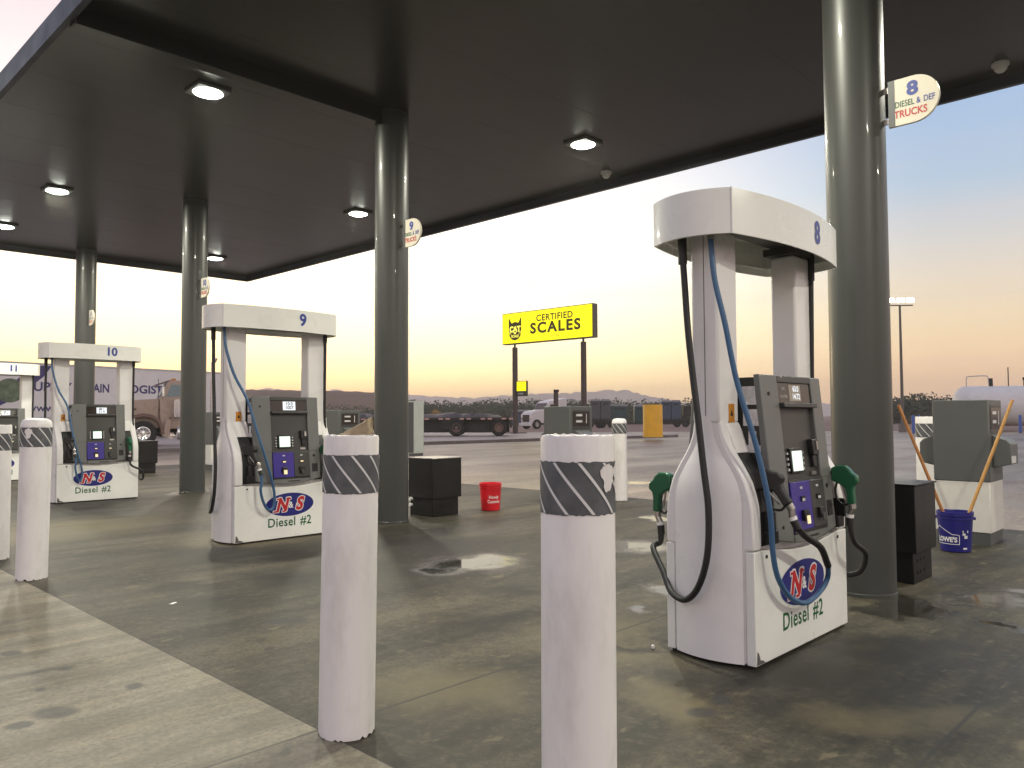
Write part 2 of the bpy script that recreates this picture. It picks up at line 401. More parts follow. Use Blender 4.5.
    if puddles:
        f = field(puddles, .62, .45); f = mth('MULTIPLY', f, mr(noise(5, 6, (.6, 1)).outputs[0], .25, .48, .45, 1)); col = mix(mth('MULTIPLY', f, .75), col, (.02, .02, .02))
        rx_ = N('ShaderNodeMix'); L(f, rx_.inputs[0]); L(rg, rx_.inputs[2]); rx_.inputs[3].default_value = .07; rg = rx_.outputs[0]
        pf = f
    L(col, b.inputs['Base Color']); L(rg, b.inputs['Roughness'])
    bp = N('ShaderNodeBump'); bp.inputs['Distance'].default_value = .006
    if puddles: L(mr(pf, 0, 1, bump, 0), bp.inputs['Strength'])
    else: bp.inputs['Strength'].default_value = bump
    nE = noise(140, 3); L(nE.outputs[0], bp.inputs['Height']); L(bp.outputs[0], b.inputs['Normal'])
    return m
def sheet(name, pts, z, m):
    bm = new(); bm.faces.new([bm.verts.new((x, y, z)) for x, y in pts]); return kind(obj(name, bm, m), 'structure')
M['dirt'] = concrete('dirt_ground', (.22, .145, .115), (.30, .20, .165), .9, grime=.4, streak=(.02, .06), r_lo=.8, bump=.5)
PUD = [(476, 564, 44, 8), (440, 572, 26, 5), (634, 547, 36, 6), (655, 591, 15, 6), (655, 519, 12, 3), (1012, 592, 24, 3), (985, 601, 40, 7), (912, 606, 34, 12), (880, 612, 26, 8), (1012, 628, 16, 4), (190, 492, 13, 3), (640, 612, 10, 3), (120, 473, 9, 2)]
SPOT = [(720, 701, 9, 5), (716, 668, 6, 2), (718, 688, 4, 2), (700, 714, 16, 5), (285, 622, 21, 3.2), (55, 715, 20, 6), (270, 650, 5, 2), (200, 607, 60, 9), (180, 588, 30, 6), (760, 676, 90, 14), (850, 690, 60, 26), (690, 640, 40, 5), (640, 650, 30, 4), (240, 555, 100, 8), (90, 515, 60, 5), (960, 560, 60, 5), (400, 570, 60, 10), (480, 620, 40, 7), (430, 545, 90, 9), (520, 590, 50, 6), (300, 578, 50, 8), (120, 500, 50, 4), (900, 650, 70, 12), (800, 720, 60, 14)]
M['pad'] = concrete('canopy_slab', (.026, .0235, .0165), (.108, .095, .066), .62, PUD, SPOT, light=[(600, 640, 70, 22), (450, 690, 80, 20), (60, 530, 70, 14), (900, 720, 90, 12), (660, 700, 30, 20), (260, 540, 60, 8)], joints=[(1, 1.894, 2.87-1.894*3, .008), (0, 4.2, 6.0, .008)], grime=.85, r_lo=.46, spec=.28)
M['apron'] = concrete('apron_slab', (.125, .108, .073), (.275, .245, .175), .6, (), [(55, 715, 20, 6), (20, 728, 12, 4), (12, 655, 11, 3), (135, 688, 8, 3), (40, 692, 5, 2), (45, 676, 30, 6), (330, 762, 26, 8)], joints=[(1, 5.682, 2.87-5.682*3, .006)], grime=.35, r_lo=.42, mott=.4, streak=(.3, 2.0))
M['lot'] = concrete('lot_slab', (.185, .142, .108), (.45, .37, .285), .55, [(505, 500, 34, 3), (487, 514, 30, 3), (462, 499, 10, 2), (640, 483, 16, 1.5), (1015, 592, 20, 3)], (), joints=[(1, 4.6, .4, .012), (0, 4.6, 1.1, .012)], grime=.55, streak=(.05, .35), r_lo=.32)
M['median'] = concrete('median_slab', (.34, .30, .29), (.44, .40, .39), .6, grime=.3, streak=(.06, .2), r_lo=.45)
M['kerb'] = concrete('kerb_concrete', (.16, .14, .13), (.22, .2, .19), .7, grime=.6, streak=(.5, .5), r_lo=.5)
sheet('ground', [(-1950, -1950), (1950, -1950), (1950, 1950), (-1950, 1950)], 0, 'dirt')
sheet('concrete_lot', [(-45, -45), (70, -45), (70, 20), (56, 34), (30, 62), (-45, 62)], .004, 'lot')
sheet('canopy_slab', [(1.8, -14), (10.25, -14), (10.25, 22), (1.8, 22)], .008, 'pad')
sheet('apron', [(-8, -14), (1.8, -14), (1.8, 22), (-8, 22)], .010, 'apron')
# raised median with its kerb
KL = [(-26, 36.2), (5, 31.6), (11.7, 30.3), (23.4, 28.5), (31, 28.1), (41.6, 26.2), (42.8, 27.0), (42.6, 29.0), (38, 46), (20, 60), (-26, 60)]
bm = new(); n = len(KL)
A = [bm.verts.new((x, y, 0)) for x, y in KL]; B = [bm.verts.new((x, y, .146)) for x, y in KL]
bm.faces.new(B)
for i in range(n): bm.faces.new((A[i], A[(i+1) % n], B[(i+1) % n], B[i]))
kind(obj('median', bm, 'median'), 'structure')
bm = new()
for i in range(0, 8):
    a, b = Vector((*KL[i], 0)), Vector((*KL[i+1], 0)); d = (b-a).normalized(); q = Vector((d.y, -d.x, 0))
    p = [a-q*.15, b-q*.15, b+q*.012, a+q*.012]
    hexa(bm, [Vector((v.x, v.y, 0)) for v in p] + [Vector((v.x, v.y, .152)) for v in p])
kind(obj('kerb', bm, 'kerb'), 'structure')

# ------------------------------------------------------------------ canopy
SOF = 5.12; CN, CF, CE, CS = 2.22, 10.16, 19.85, -9.0
can = thing('canopy', 'flat dark canopy roof over the fuel islands, carried on grey columns', 'canopy', (0, 0, 0))
bm = new(); box(bm, CN+.06, CF-.06, CS+.06, CE-.06, SOF, SOF+.08); so_ = obj('soffit', bm, 'soffit', can)
bm = new()
for i in range(24):
    y = CS + .06 + (i+.5)*1.2
    if y < CE-.1: box(bm, CN+.07, CF-.07, y-.004, y+.004, SOF-.0008, SOF+.02)
obj('panel_seam', bm, 'soffit', can)
bm = new()
for (a, b, c, d) in ((CN, CN+.06, CS, CE), (CF-.06, CF, CS, CE), (CN+.06, CF-.06, CE-.06, CE), (CN+.06, CF-.06, CS, CS+.06)):
    box(bm, a, b, c, d, SOF-.13, SOF+.10)
obj('fascia', bm, 'fascia', can)
bm = new(); box(bm, CN+.06, 5.9, 7.80, 7.98, SOF-.17, SOF+.02); obj('beam', bm, 'soffit', can, bev=.01)

S_ISL, R0_ISL, L_COL = 5.682, 2.176, 5.94
COLR = .2097
names = {0: '8', 1: '9', 2: '10', 3: '11'}
for k in range(4):
    y = R0_ISL + k*S_ISL
    lab = ['nearest thick grey canopy column, behind the pump numbered 8', 'grey canopy column beside the black box and red bucket, flag sign 9',
           'grey canopy column left of the pump numbered 9, in front of the tan truck', 'grey canopy column rising behind the pump numbered 10'][k]
    c = thing('canopy_column', lab, 'column', (L_COL, y, 0), 0, 'canopy columns')
    bm = new(); lathe(bm, [(COLR, .0), (COLR, SOF-.001)], 64); obj('shaft', bm, 'column', c)
    bm = new(); lathe(bm, [(COLR+.006, .0), (COLR+.006, .03), (COLR+.001, .034)], 48); obj('base_ring', bm, 'column', c)
    # flag sign
    lab = ['cream rounded flag sign 8 DIESEL & DEF TRUCKS on the nearest column', 'small cream flag sign 9 on the column above the black box',
           'small cream flag sign 10 on the column left of pump 9', 'small cream flag sign on the column behind pump 10'][k]
    fl = thing('flag_sign', lab, 'sign', (L_COL, y-COLR, 3.38), 0, 'lane number flag signs')
    def sg(u, v, w=0): return (-.012-w, -.035-u, v)
    poly = [(0, 0), (.17, 0)] + [(.17+.17*math.sin(a)*1.0, .17-.17*math.cos(a)) for a in [PI*i/24 for i in range(1, 24)]] + [(.17, .34), (0, .34)]
    bm = new(); prism(bm, poly, lambda u, v, w: (w, -.035-u, v), -.012, .012); obj('sign_plate', bm, 'cream', fl, bev=.003)
    for zz in (.03, .26): bxo('bracket', 'steel', fl, -.006, .006, -.04, 0, zz, zz+.04)
    bm = new(); box(bm, -.015, -.0122, -.08, -.036, .002, .338); obj('edge_strip', bm, 'satgrey', fl)
    f1 = lambda u, v: sg(.165+u, .245+v, .002)
    text('number', names[k], 'lnavy', fl, f1, .135, bold=.045, sx=1.1)
    text('lettering', 'DIESEL', 'lgreen', fl, lambda u, v: sg(.045+u, .15+v, .002), .062, bold=.012, align='LEFT', sx=.72)
    text('lettering', '&', 'lnavy', fl, lambda u, v: sg(.190+u, .15+v, .002), .062, bold=.014, align='LEFT', sx=.72)
    text('lettering', 'DEF', 'lnavy', fl, lambda u, v: sg(.236+u, .15+v, .002), .062, bold=.012, align='LEFT', sx=.72)
    text('lettering', 'TRUCKS', 'lgold', fl, lambda u, v: sg(.15+u, .078+v, .002), .074, bold=.025, sx=.80)

lamps = [(3.98, 3.1, 'canopy light out of view above pump 8'), (3.98, 8.78, 'brightest canopy light, nearest, left of the dark beam'), (3.98, 14.4, 'canopy light left of the column with flag 10, second in its row'),
         (4.0, 17.8, 'canopy light at the left picture edge'), (8.4, 1.15, 'canopy light out of view right of pump 8'), (8.43, 6.78, 'canopy light by the right canopy edge, above the yellow sign'),
         (8.37, 12.1, 'canopy light left of the column with flag 9'), (8.34, 17.9, 'small canopy light right of the column with flag 10'), (3.98, -2.6, 'canopy light out of view over the next lane'), (8.4, -4.5, 'canopy light out of view over the far lane')]
for x, y, lab in lamps:
    t = thing('canopy_light', lab, 'light', (x, y, SOF), 0, 'canopy lights')
    bm = new(); box(bm, -.2, .2, -.2, .2, -.035, -.001); obj('housing', bm, 'lampbox', t, bev=.01)
    bm = new(); lathe(bm, [(.0001, -.062), (.11, -.060), (.165, -.037)], 24); obj('lens', bm, 'lamp', t)
    l = bpy.data.lights.new('canopy_lamp', 'AREA'); l.shape = 'DISK'; l.size = .28; l.energy = LAMP_W; l.color = (1, .96, .80)
    lo = bpy.data.objects.new('canopy_lamp', l); COL.objects.link(lo); lo.location = (x, y, SOF-.075)
for i, (x, y, lab) in enumerate([(CF-.45, 2.0, 'small pale dome camera under the canopy edge, right of flag sign 8'), (CF-.45, 7.35, 'small dome camera under the canopy edge above the yellow sign')]):
    t = thing('dome_camera', lab, 'camera', (x, y, SOF), 0, 'dome cameras')
    bm = new(); lathe(bm, [(.085, -.001), (.085, -.03), (.07, -.04)], 24); obj('mount', bm, 'lamphouse', t)
    bm = new(); lathe(bm, [(.068, -.04), (.06, -.075), (.035, -.1), (.0001, -.108)], 24); obj('dome', bm, 'lamphouse', t)

# ------------------------------------------------------------------ fuel pump
PW, HD = 1.187, .262
def hw(z):
    T = [(.0, .262), (.70, .262), (.83, .256), (.95, .225), (1.03, .180), (1.10, .134), (1.16, .102), (1.22, .084), (1.30, .078), (2.3, .078)]
    for (a, b), (c, d) in zip(T, T[1:]):
        if z <= c: 
            t = (z-a)/(c-a); return b+(d-b)*t
    return .078
def hwc(z): return (hw(z-.03)+2*hw(z)+hw(z+.03))/4
def yf(z): return -.20-(1.52-z)/.92*.09          # sloped face of the display head
VX0, VX1, VY = -.13, PW+.02, .235
def valance_y(x):
    c = (VX0+VX1)/2; h = (VX1-VX0)/2
    return -(VY + .085*(1-((x-c)/h)**2))
def nozzle(parent, name, x, y, z, grip, sgn=-1, tilt=0, spout=True, yaw=0):
    """hangs in a boot; u runs outward (sgn along y), w is height"""
    r = bpy.data.objects.new
    c, s = math.cos(tilt), math.sin(tilt)
    def P(u, w, t): 
        U, Wd = u*c - w*s, u*s + w*c
        return (x+t+U*math.sin(yaw), y+sgn*U*math.cos(yaw), z+Wd)
    prof = [(-.03, .002), (.0, .018), (.05, .020), (.075, .004), (.095, -.022), (.122, -.04), (.125, -.075), (.103, -.095), (.099, -.13), (.105, -.205), (.066, -.212), (.060, -.14), (.052, -.112), (.02, -.092), (-.03, -.07)]
    bm = new(); prism(bm, prof, P, -.026, .026)
    body = obj(name, bm, grip, parent, bev=.009)
    bm = new(); tube(bm, [P(-.0, -.075, 0), P(-.012, -.13, 0), (P(-.0, -.185, 0)), P(.035, -.215, 0), P(.07, -.205, 0)], .007, 8); obj('lever_guard', bm, 'black', body)
    bm = new(); tube(bm, [P(.02, -.09, 0), P(.03, -.13, 0), P(.045, -.185, 0)], .006, 8); obj('lever', bm, 'steel', body)
    bm = new(); tube(bm, [P(-.02, -.03, 0), P(-.09, .0, 0), P(-.15, .035, 0)], .0125, 10); obj('spout', bm, 'steel', body)
    bm = new(); rod(bm, P(.086, -.205, 0), P(.088, -.235, 0), .021); rod(bm, P(.088, -.232, 0), P(.070, -.275, 0), .017); obj('swivel', bm, 'steel', body)
    bm = new(); rod(bm, P(.072, -.270, 0), P(.070, -.288, 0), .0225); obj('swivel_ring', bm, 'lwhite', body)
    bm = new(); rod(bm, P(.070, -.287, 0), P(.070, -.34, 0), .021); obj('hose_sleeve', bm, 'rubber', body)
    return Vector(P(.070, -.335, 0))
def make_pump(k, label):
    num = names[k]
    t = thing('fuel_pump', label, 'fuel pump', (3.746+(0, .03, 0, 0)[k], R0_ISL+.004 + k*S_ISL, 0), 0, 'white diesel pumps with rounded tops')
    bxo('plinth', 'black', t, .02, PW-.02, -.245, .245, .004, .024)
    # cabinet core
    bm = new(); box(bm, .09, PW-.09, -.211, .211, .024, .66); obj('cabinet', bm, 'white', t)
    # front and rear panels with dished top edge
    for sg, nm in ((-1, 'front_panel'), (1, 'rear_panel')):
        poly = [(-.003, .024), (PW+.003, .024), (PW+.003, .60)] + [(PW-.15-(PW-.30)*i/14, .60-.04*math.sin(PI*i/14)) for i in range(15)] + [(-.003, .60)]
        bm = new(); prism(bm, poly, lambda u, v, w: (u, sg*w, v), .2125, HD); pn = obj(nm, bm, 'panel', t, bev=.004)
        if sg < 0:
            bm = new()
            for u, v in ((.13, .565), (PW-.13, .565)): rod(bm, (u, -HD+.002, v), (u, -HD-.004, v), .010, n=12)
            obj('lock', bm, 'black', pn)
            fn = lambda u, v: (LX+u, -HD-.0015, .372+v)
            flat('corner_scuff', [(.006, .03), (.10, .028), (.07, .045), (.045, .05), (.03, .085), (.012, .10)], 'cyl_seam', pn, lambda u, v: (u, -HD-.0012, v))
            LX = PW/2+(-.03, .03, -.08, -.08)[k]
            flat('logo', ell(.285, .123), 'lblue', pn, fn)
            f2 = lambda dx, dz, o: (lambda u, v: (LX+dx+u, -HD-o, .372+dz+v))
            lw = .185
            for (ch, dx) in (('N', -.100), ('S', .105)):
                text('logo_letter', ch, 'lwhite', pn, f2(dx, -.002, .0025), lw, bold=.095, shear=.28, sx=.92)
                text('logo_letter', ch, 'lred', pn, f2(dx, -.002, .0035), lw, bold=.045, shear=.28, sx=.92)
                text('logo_inline', ch, 'lwhite', pn, f2(dx, -.002, .004), lw, bold=-.02, shear=.28, sx=.92) if ch == '-' else None
            # slab serifs of the N
            for sx_, sz_, w_ in ((-.142, .063, .055), (-.030, .063, .055), (-.178, -.067, .06), (-.085, -.067, .04)):
                flat('logo_serif', [(-w_/2-.007, -.015), (w_/2+.007, -.015), (w_/2+.007, .015), (-w_/2-.007, .015)], 'lwhite', pn, f2(sx_+.012, sz_, .002))
                flat('logo_serif', [(-w_/2, -.008), (w_/2, -.008), (w_/2, .008), (-w_/2, .008)], 'lred', pn, f2(sx_+.012, sz_, .0038))
            text('logo_letter', '&', 'lwhite', pn, f2(.008, -.008, .0045), .092, bold=.03, sx=.9)
            text('lettering', 'Diesel', 'lgreen', pn, f2(-.262, -.185, .0015), .132, bold=.014, sx=.92, space=1.08, align='LEFT'); text('lettering', '#2', 'lgreen', pn, f2(.125, -.185, .0015), .132, bold=.014, sx=.92, space=1.08, align='LEFT')
    # end covers, bottle shaped
    zs = [.024, .2, .4, .6, .7, .77, .83, .89, .95, .99, 1.03, 1.065, 1.10, 1.13, 1.16, 1.19, 1.22, 1.26, 1.30]
    for sd in (0, 1):
        X = (lambda x: x) if sd == 0 else (lambda x: PW-x)
        zz_ = [(.211, .024), (.211, .602)] + [(hwc(z), z) for z in zs if z > .61]; zz_.insert(2, (.262, .604))
        poly = [(-h, z) for h, z in zz_] + [(h, z) for h, z in reversed(zz_)]
        bm = new(); prism(bm, poly, lambda u, v, w: (X(w), u, v), -.004, .085); ec = obj('end_cover', bm, 'white', t, bev=.012)
        # bulged centre panel
        bm = new(); rows = []
        for z in zs:
            h = max(.02, hwc(z)-.045); h = min(h, .200); dep = .045*(h/.205)
            if z > 1.2: dep = .012
            rows.append([bm.verts.new((X(-.006-dep*(1-(j/5-1)**2)), h*(j/5-1), z)) for j in range(11)])
        for a, b in zip(rows, rows[1:]):
            for j in range(10): bm.faces.new((a[j], a[j+1], b[j+1], b[j]))
        obj('end_panel', bm, 'white', ec)
        # neck post up to the valance
        a, b = sorted((X(-.012), X(.205))) if sd == 0 else (PW-.245, PW-.01)
        bm = new(); box(bm, a, b, -.080, .080, 1.26, 2.30); nk = obj('neck_post', bm, 'white', t, bev=.016)
        bm = new(); box(bm, *sorted((X(-.0135), X(-.008))), -.003, .001, 1.3, 2.28); obj('seam', bm, 'cyl_seam', nk)
        # flared skirt from neck to head
        bm = new()
        for s_ in (-1, 1):
            q = [(X(.075), s_*.0785), (X(.205), s_*.0785), (X(.205), s_*.02), (X(.075), s_*.02)]
            p = [(X(.082), s_*.132), (X(.262), s_*.128), (X(.262), s_*.05), (X(.082), s_*.05)]
            hexa(bm, [(x, y, 1.10) for x, y in p] + [(x, y, 1.265) for x, y in q])
        obj('neck_skirt', bm, 'white', t, bev=.006)
        # nozzle boots, front and rear
        for s_ in (-1, 1):
            bm = new()
            poly = [(.10, .62), (.262, .62), (.250, .80), (.215, .98), (.135, 1.10), (.10, 1.10)]
            prism(bm, poly, lambda u, v, w: (X(w), s_*u, v), .088, .30)
            bt = obj('nozzle_boot', bm, 'black', t, bev=.008)
            bm = new(); box(bm, *sorted((X(.11), X(.20))), *sorted((s_*.24, s_*.30)), .63, .70); box(bm, *sorted((X(.12), X(.14))), *sorted((s_*.25, s_*.315)), .69, .80)
            obj('boot_cradle', bm, 'black', bt, bev=.006)
    # display head: dark core and grey faces
    HX0, HX1 = .205, .985
    bm = new()
    hexa(bm, [(HX0+.01, yf(.62)+.03, .62), (HX1-.01, yf(.62)+.03, .62), (HX1-.01, -yf(.62)-.03, .62), (HX0+.01, -yf(.62)-.03, .62),
              (HX0+.01, yf(1.51)+.03, 1.51), (HX1-.01, yf(1.51)+.03, 1.51), (HX1-.01, -yf(1.51)-.03, 1.51), (HX0+.01, -yf(1.51)-.03, 1.51)])
    hd = obj('display_head', bm, 'black', t, bev=.008)
    for s_ in (-1, 1):
        fr = lambda x, z, o: (x, -s_*(yf(z)-o) if s_ > 0 else yf(z)-o, z)
        zb = lambda x: .640-.045*math.sin(PI*(x-HX0)/(HX1-HX0))
        xa, xb_ = HX0+.205, HX1-.135
        for x0, x1, nm in ((HX0, xa, 'side_fascia'), (xb_, HX1, 'side_fascia')):
            poly = [(x0, 1.525), (x0, zb(x0))] + [(x0+(x1-x0)*i/4, zb(x0+(x1-x0)*i/4)) for i in range(1, 5)] + [(x1, 1.525)]
            bm = new(); prism(bm, poly, fr, -.035, .002); sf = obj(nm, bm, 'grey', hd, bev=.006)
            if s_ < 0 and x0 == HX0:
                bm = new(); rod(bm, fr(x0+.085, 1.42, .0), fr(x0+.085, 1.42, .006), .011); rod(bm, fr(x0+.085, .70, .0), fr(x0+.085, .70, .006), .009); obj('lock', bm, 'black', sf)
                bm = new(); box(bm, x0+.003, x1-.003, yf(.94)-.0045, yf(.94)+.001, .938, .942); obj('seam', bm, 'cyl_seam', sf)
            if s_ < 0 and x0 != HX0:
                bm = new(); rod(bm, fr(x0+.06, .885, .0), fr(x0+.06, .885, .005), .014); obj('lock', bm, 'black', sf)
                bm = new(); prism(bm, [(x0+.03, .71), (x0+.10, .71), (x0+.10, .80), (x0+.03, .80)], fr, .0, .006); obj('receipt_slot', bm, 'black', sf, bev=.004)
                bm = new(); box(bm, x0+.003, x1-.003, yf(.94)-.0045, yf(.94)+.001, .938, .942); obj('seam', bm, 'cyl_seam', sf)
        rect = lambda a, b, c, d: [(a, c), (b, c), (b, d), (a, d)]
        a, b = xa+.003, xb_-.003
        poly = [(a, .655)] + [(a+(b-a)*i/8, zb(a+(b-a)*i/8)) for i in range(9)] + [(b, .655)]
        bm = new(); prism(bm, poly, fr, -.035, .004); cf = obj('lower_fascia', bm, 'grey', hd, bev=.004)
        bm = new(); prism(bm, rect(a+.17, a+.31, .618, .628), fr, .002, .0065); obj('card_slot', bm, 'black', cf)
        # price display
        bm = new(); prism(bm, rect(a, b, 1.485, 1.525), fr, -.035, .002); prism(bm, rect(a, b, 1.345, 1.372), fr, -.035, .030); obj('display_bezel', bm, 'darkgrey', hd, bev=.005)
        bm = new(); prism(bm, rect(a, b, 1.372, 1.485), fr, -.035, -.008); pd = obj('price_display', bm, 'glass', hd)
        if s_ < 0:
            bm = new(); prism(bm, rect(a+.15, a+.30, 1.382, 1.475), fr, -.009, -.006); obj('display_window', bm, 'digitglow' if k == 0 else 'digit', pd)
            f3 = lambda dx, z0: (lambda u, v: fr(a+dx+u, z0+v, -.0045))
            if k == 0:
                text('display_digits', '63.0', 'digit', pd, f3(.235, 1.452), .045, bold=.02)
                text('display_digits', '14.72', 'digit', pd, f3(.235, 1.408), .045, bold=.02)
                text('display_lettering', 'SALE', 'sticker', pd, f3(.07, 1.452), .022)
                text('display_lettering', 'GALLONS', 'sticker', pd, f3(.07, 1.408), .022)
            else:
                text('display_digits', '10.0' if k == 1 else '88.1', 'glass', pd, f3(.225, 1.450), .05, bold=.02)
                text('display_digits', '1007' if k == 1 else '21.4', 'glass', pd, f3(.225, 1.408), .05, bold=.02)
        # recess and lower control panel
        bm = new(); prism(bm, rect(a, b, .945, 1.346), fr, -.035, -.022); prism(bm, rect(a, b, .93, .948), fr, -.03, .004); rc = obj('recess_panel', bm, 'darkgrey', hd)
        bm = new(); prism(bm, rect(a, a+.245, .665, .93), fr, -.035, .012); bp_ = obj('payment_panel', bm, 'blue', hd, bev=.004)
        bm = new(); prism(bm, rect(a+.247, b, .665, .93), fr, -.035, .012); bd = obj('payment_panel', bm, 'darkgrey', hd, bev=.004)
        bm = new(); prism(bm, rect(a, b, .648, .665), fr, -.035, .008); obj('panel_lip', bm, 'black', hd, bev=.003)
        if s_ < 0:
            bm = new(); prism(bm, rect(a+.075, a+.235, .975, 1.115), fr, -.022, -.004); bz = obj('screen_bezel', bm, 'black', hd, bev=.004)
            bm = new(); prism(bm, rect(a+.092, a+.218, .988, 1.100), fr, -.004, -.002); obj('screen', bm, 'screen', bz)
            bm = new()
            for i in range(4):
                for xx in (a+.058, a+.252): prism(bm, rect(xx-.007, xx+.007, .99+i*.03, 1.003+i*.03), fr, -.022, -.012)
            obj('screen_keys', bm, 'sticker', rc)
            bm = new(); prism(bm, rect(a+.345, a+.425, 1.07, 1.16), fr, -.022, .012); prism(bm, rect(a+.36, a+.41, 1.0, 1.07), fr, -.022, .0); kp = obj('card_reader', bm, 'black', hd, bev=.004)
            bm = new(); prism(bm, rect(a+.385, a+.405, 1.10, 1.15), fr, .011, .018); obj('reader_key', bm, 'steel', kp)
            bm = new(); prism(bm, rect(a+.34, a+.40, .955, .975), fr, -.02, -.008); obj('reader_label', bm, 'steel', kp)
            for pn_, x0 in ((bp_, a+.125), (bd, a+.335)):
                bm = new(); prism(bm, rect(x0-.03, x0+.03, .715, .775), fr, .010, .035); hl = obj('fuel_holder', bm, 'black', pn_, bev=.006)
                bm = new(); prism(bm, rect(x0-.018, x0+.022, .700, .745), fr, .0345, .04); obj('fuel_button', bm, 'led' if pn_ is bp_ else 'darkgrey', hl, bev=.003)
                bm = new(); prism(bm, rect(x0-.02, x0+.025, .822, .850), fr, .0115, .02); obj('fuel_slot', bm, 'black', pn_)
                bm = new(); prism(bm, rect(x0-.016, x0+.018, .824, .838), fr, .0195, .0215); obj('slot_light', bm, 'led' if k else 'sticker', pn_)
                bm = new(); prism(bm, rect(x0-.014, x0+.014, .890, .902), fr, .0115, .0135); obj('panel_mark', bm, 'sticker', pn_)
    # stickers on the dark side of the head, and an orange one on the neck
    bm = new()
    box(bm, HX0+.0075, HX0+.0095, -.185, -.095, 1.36, 1.46); box(bm, HX0+.0075, HX0+.0095, -.19, -.1, 1.245, 1.335); box(bm, HX0+.0075, HX0+.0095, -.2, -.11, 1.1, 1.14); box(bm, HX0+.0075, HX0+.0095, -.175, -.13, 1.14, 1.215)
    obj('side_sticker', bm, 'sticker', hd)
    bm = new(); box(bm, .09, .15, -.0825, -.079, 1.265, 1.365); st = obj('warning_sticker', bm, 'orange', t)
    bm = new(); prism(bm, [(.105, 1.30), (.135, 1.30), (.12, 1.335)], lambda u, v, w: (u, w, v), -.0835, -.082); obj('warning_mark', bm, 'black', st)
    bm = new(); box(bm, PW-.17, PW-.11, -.0825, -.079, 1.22, 1.25); obj('small_sticker', bm, 'black', t)
    # valance: bowed white band, open below
    ring = []
    nb = 18
    cx = (VX0+VX1)/2
    for i in range(nb+1):
        x = VX0+(VX1-VX0)*i/nb; ring.append((x, valance_y(x)))
    for i in range(1, 11):
        y = -VY+2*VY*i/11; ring.append((VX1+.085*(1-(y/VY)**2), y))
    ring += [(x, -y) for x, y in reversed(ring[:nb+1])]
    for i in range(1, 11):
        y = VY-2*VY*i/11; ring.append((VX0-.085*(1-(y/VY)**2), y))
    n = len(ring); cen = Vector((cx, 0))
    bm = new()
    inn = [(cen + (Vector(p)-cen)*.972) for p in ring]; lip = [(cen + (Vector(p)-cen)*.93) for p in ring]
    zt, zb_ = 2.468, 2.232
    A = [bm.verts.new((x, y, zb_)) for x, y in ring]; B = [bm.verts.new((x, y, zt)) for x, y in ring]
    C = [bm.verts.new((p.x, p.y, zb_)) for p in inn]; D = [bm.verts.new((p.x, p.y, zt-.03)) for p in inn]
    for i in range(n):
        j = (i+1) % n
        bm.faces.new((A[i], A[j], B[j], B[i])); bm.faces.new((C[j], C[i], D[i], D[j])); bm.faces.new((A[j], A[i], C[i], C[j]))
    bm.faces.new(B); bm.faces.new(D[::-1])
    vl = obj('valance', bm, 'panel', t, sharp=25)
    bm = new(); lips = []
    A = [bm.verts.new((p.x, p.y, zb_+.045)) for p in inn]; B = [bm.verts.new((p.x, p.y, zb_+.045)) for p in lip]; 
    A2 = [bm.verts.new((p.x, p.y, zb_+.055)) for p in inn]; B2 = [bm.verts.new((p.x, p.y, zb_+.055)) for p in lip]
    for i in range(n):
        j = (i+1) % n
        bm.faces.new((A[i], A[j], B[j], B[i])); bm.faces.new((A2[j], A2[i], B2[i], B2[j])); bm.faces.new((B[i], B[j], B2[j], B2[i]))
    obj('valance_ledge', bm, 'panel', vl)
    bm = new(); box(bm, .14, PW-.14, -.05, .05, 2.345, 2.40); box(bm, PW-.30, PW-.02, -.10, .10, 2.30, 2.345); obj('hose_carrier', bm, 'darkgrey', vl)
    nx = .965*PW if k == 0 else .80*PW
    nx = .735
    text('pump_number', num, 'lnavy', vl, lambda u, v: (nx+u, valance_y(nx+u)-.0025, (zt+zb_)/2+v+.006), .178, bold=.035, cut=.12)
    bm = new(); box(bm, VX0-.004, VX0+.003, -VY-.004, -VY+.003, zb_-.002, zt+.001); obj('corner_trim', bm, 'lwhite', vl)
    # nozzles and hoses
    h_end = nozzle(t, 'nozzle', .12, -.21, .985, 'black', -1, .45, yaw=.5)
    r_end = nozzle(t, 'nozzle', PW-.17, -.285, .98, 'green', -1, 0)
    b_end = nozzle(t, 'nozzle', .16, .352, .955, 'green', 1, -.06)
    if k == 0:
        pts = [(-.06, -.07, 2.34), (-.072, -.085, 2.16), (-.074, -.105, 2.0), (-.06, -.15, 1.78), (-.02, -.19, 1.48), (.02, -.27, 1.15), (.06, -.318, .83), (.09, -.318, .59), (.15, -.318, .45), (.286, -.318, .336), (.469, -.318, .278), (.656, -.318, .308), (.714, -.338, .377), (.663, -.365, .457), (.52, -.385, .578), (.34, -.385, .655), tuple(h_end)]
    else:
        pts = [(-.05, -.09, 2.34), (-.055, -.10, 2.20), (-.045, -.125, 2.02), (.02, -.175, 1.75), (.14, -.235, 1.48), (.22, -.295, 1.15), (.31, -.325, .85), (.385, -.325, .60), (.41, -.318, .46), (.40, -.315, .37), (.355, -.325, .34), (.30, -.345, .37), (.245, -.37, .46), (.215, -.385, .56), (h_end.x, h_end.y-.0, h_end.z-.10), tuple(h_end)]
    if k > 1: pts = [(x-.075*max(0, min(1, (1.5-z)/.7)) if i < 9 else x-(.075, .06, .03, .01, 0, 0, 0)[min(i-9, 6)], y, z) for i, (x, y, z) in enumerate(pts)]
    bm = new(); tube(bm, pts[:-3] if k == 0 else pts, .0145, 12); bh = obj('hose', bm, 'bluehose', t)
    if k == 0:
        bm = new(); tube(bm, [pts[-4], pts[-3], pts[-2], pts[-1]], .0185, 12); obj('hose_sleeve', bm, 'rubber', bh)
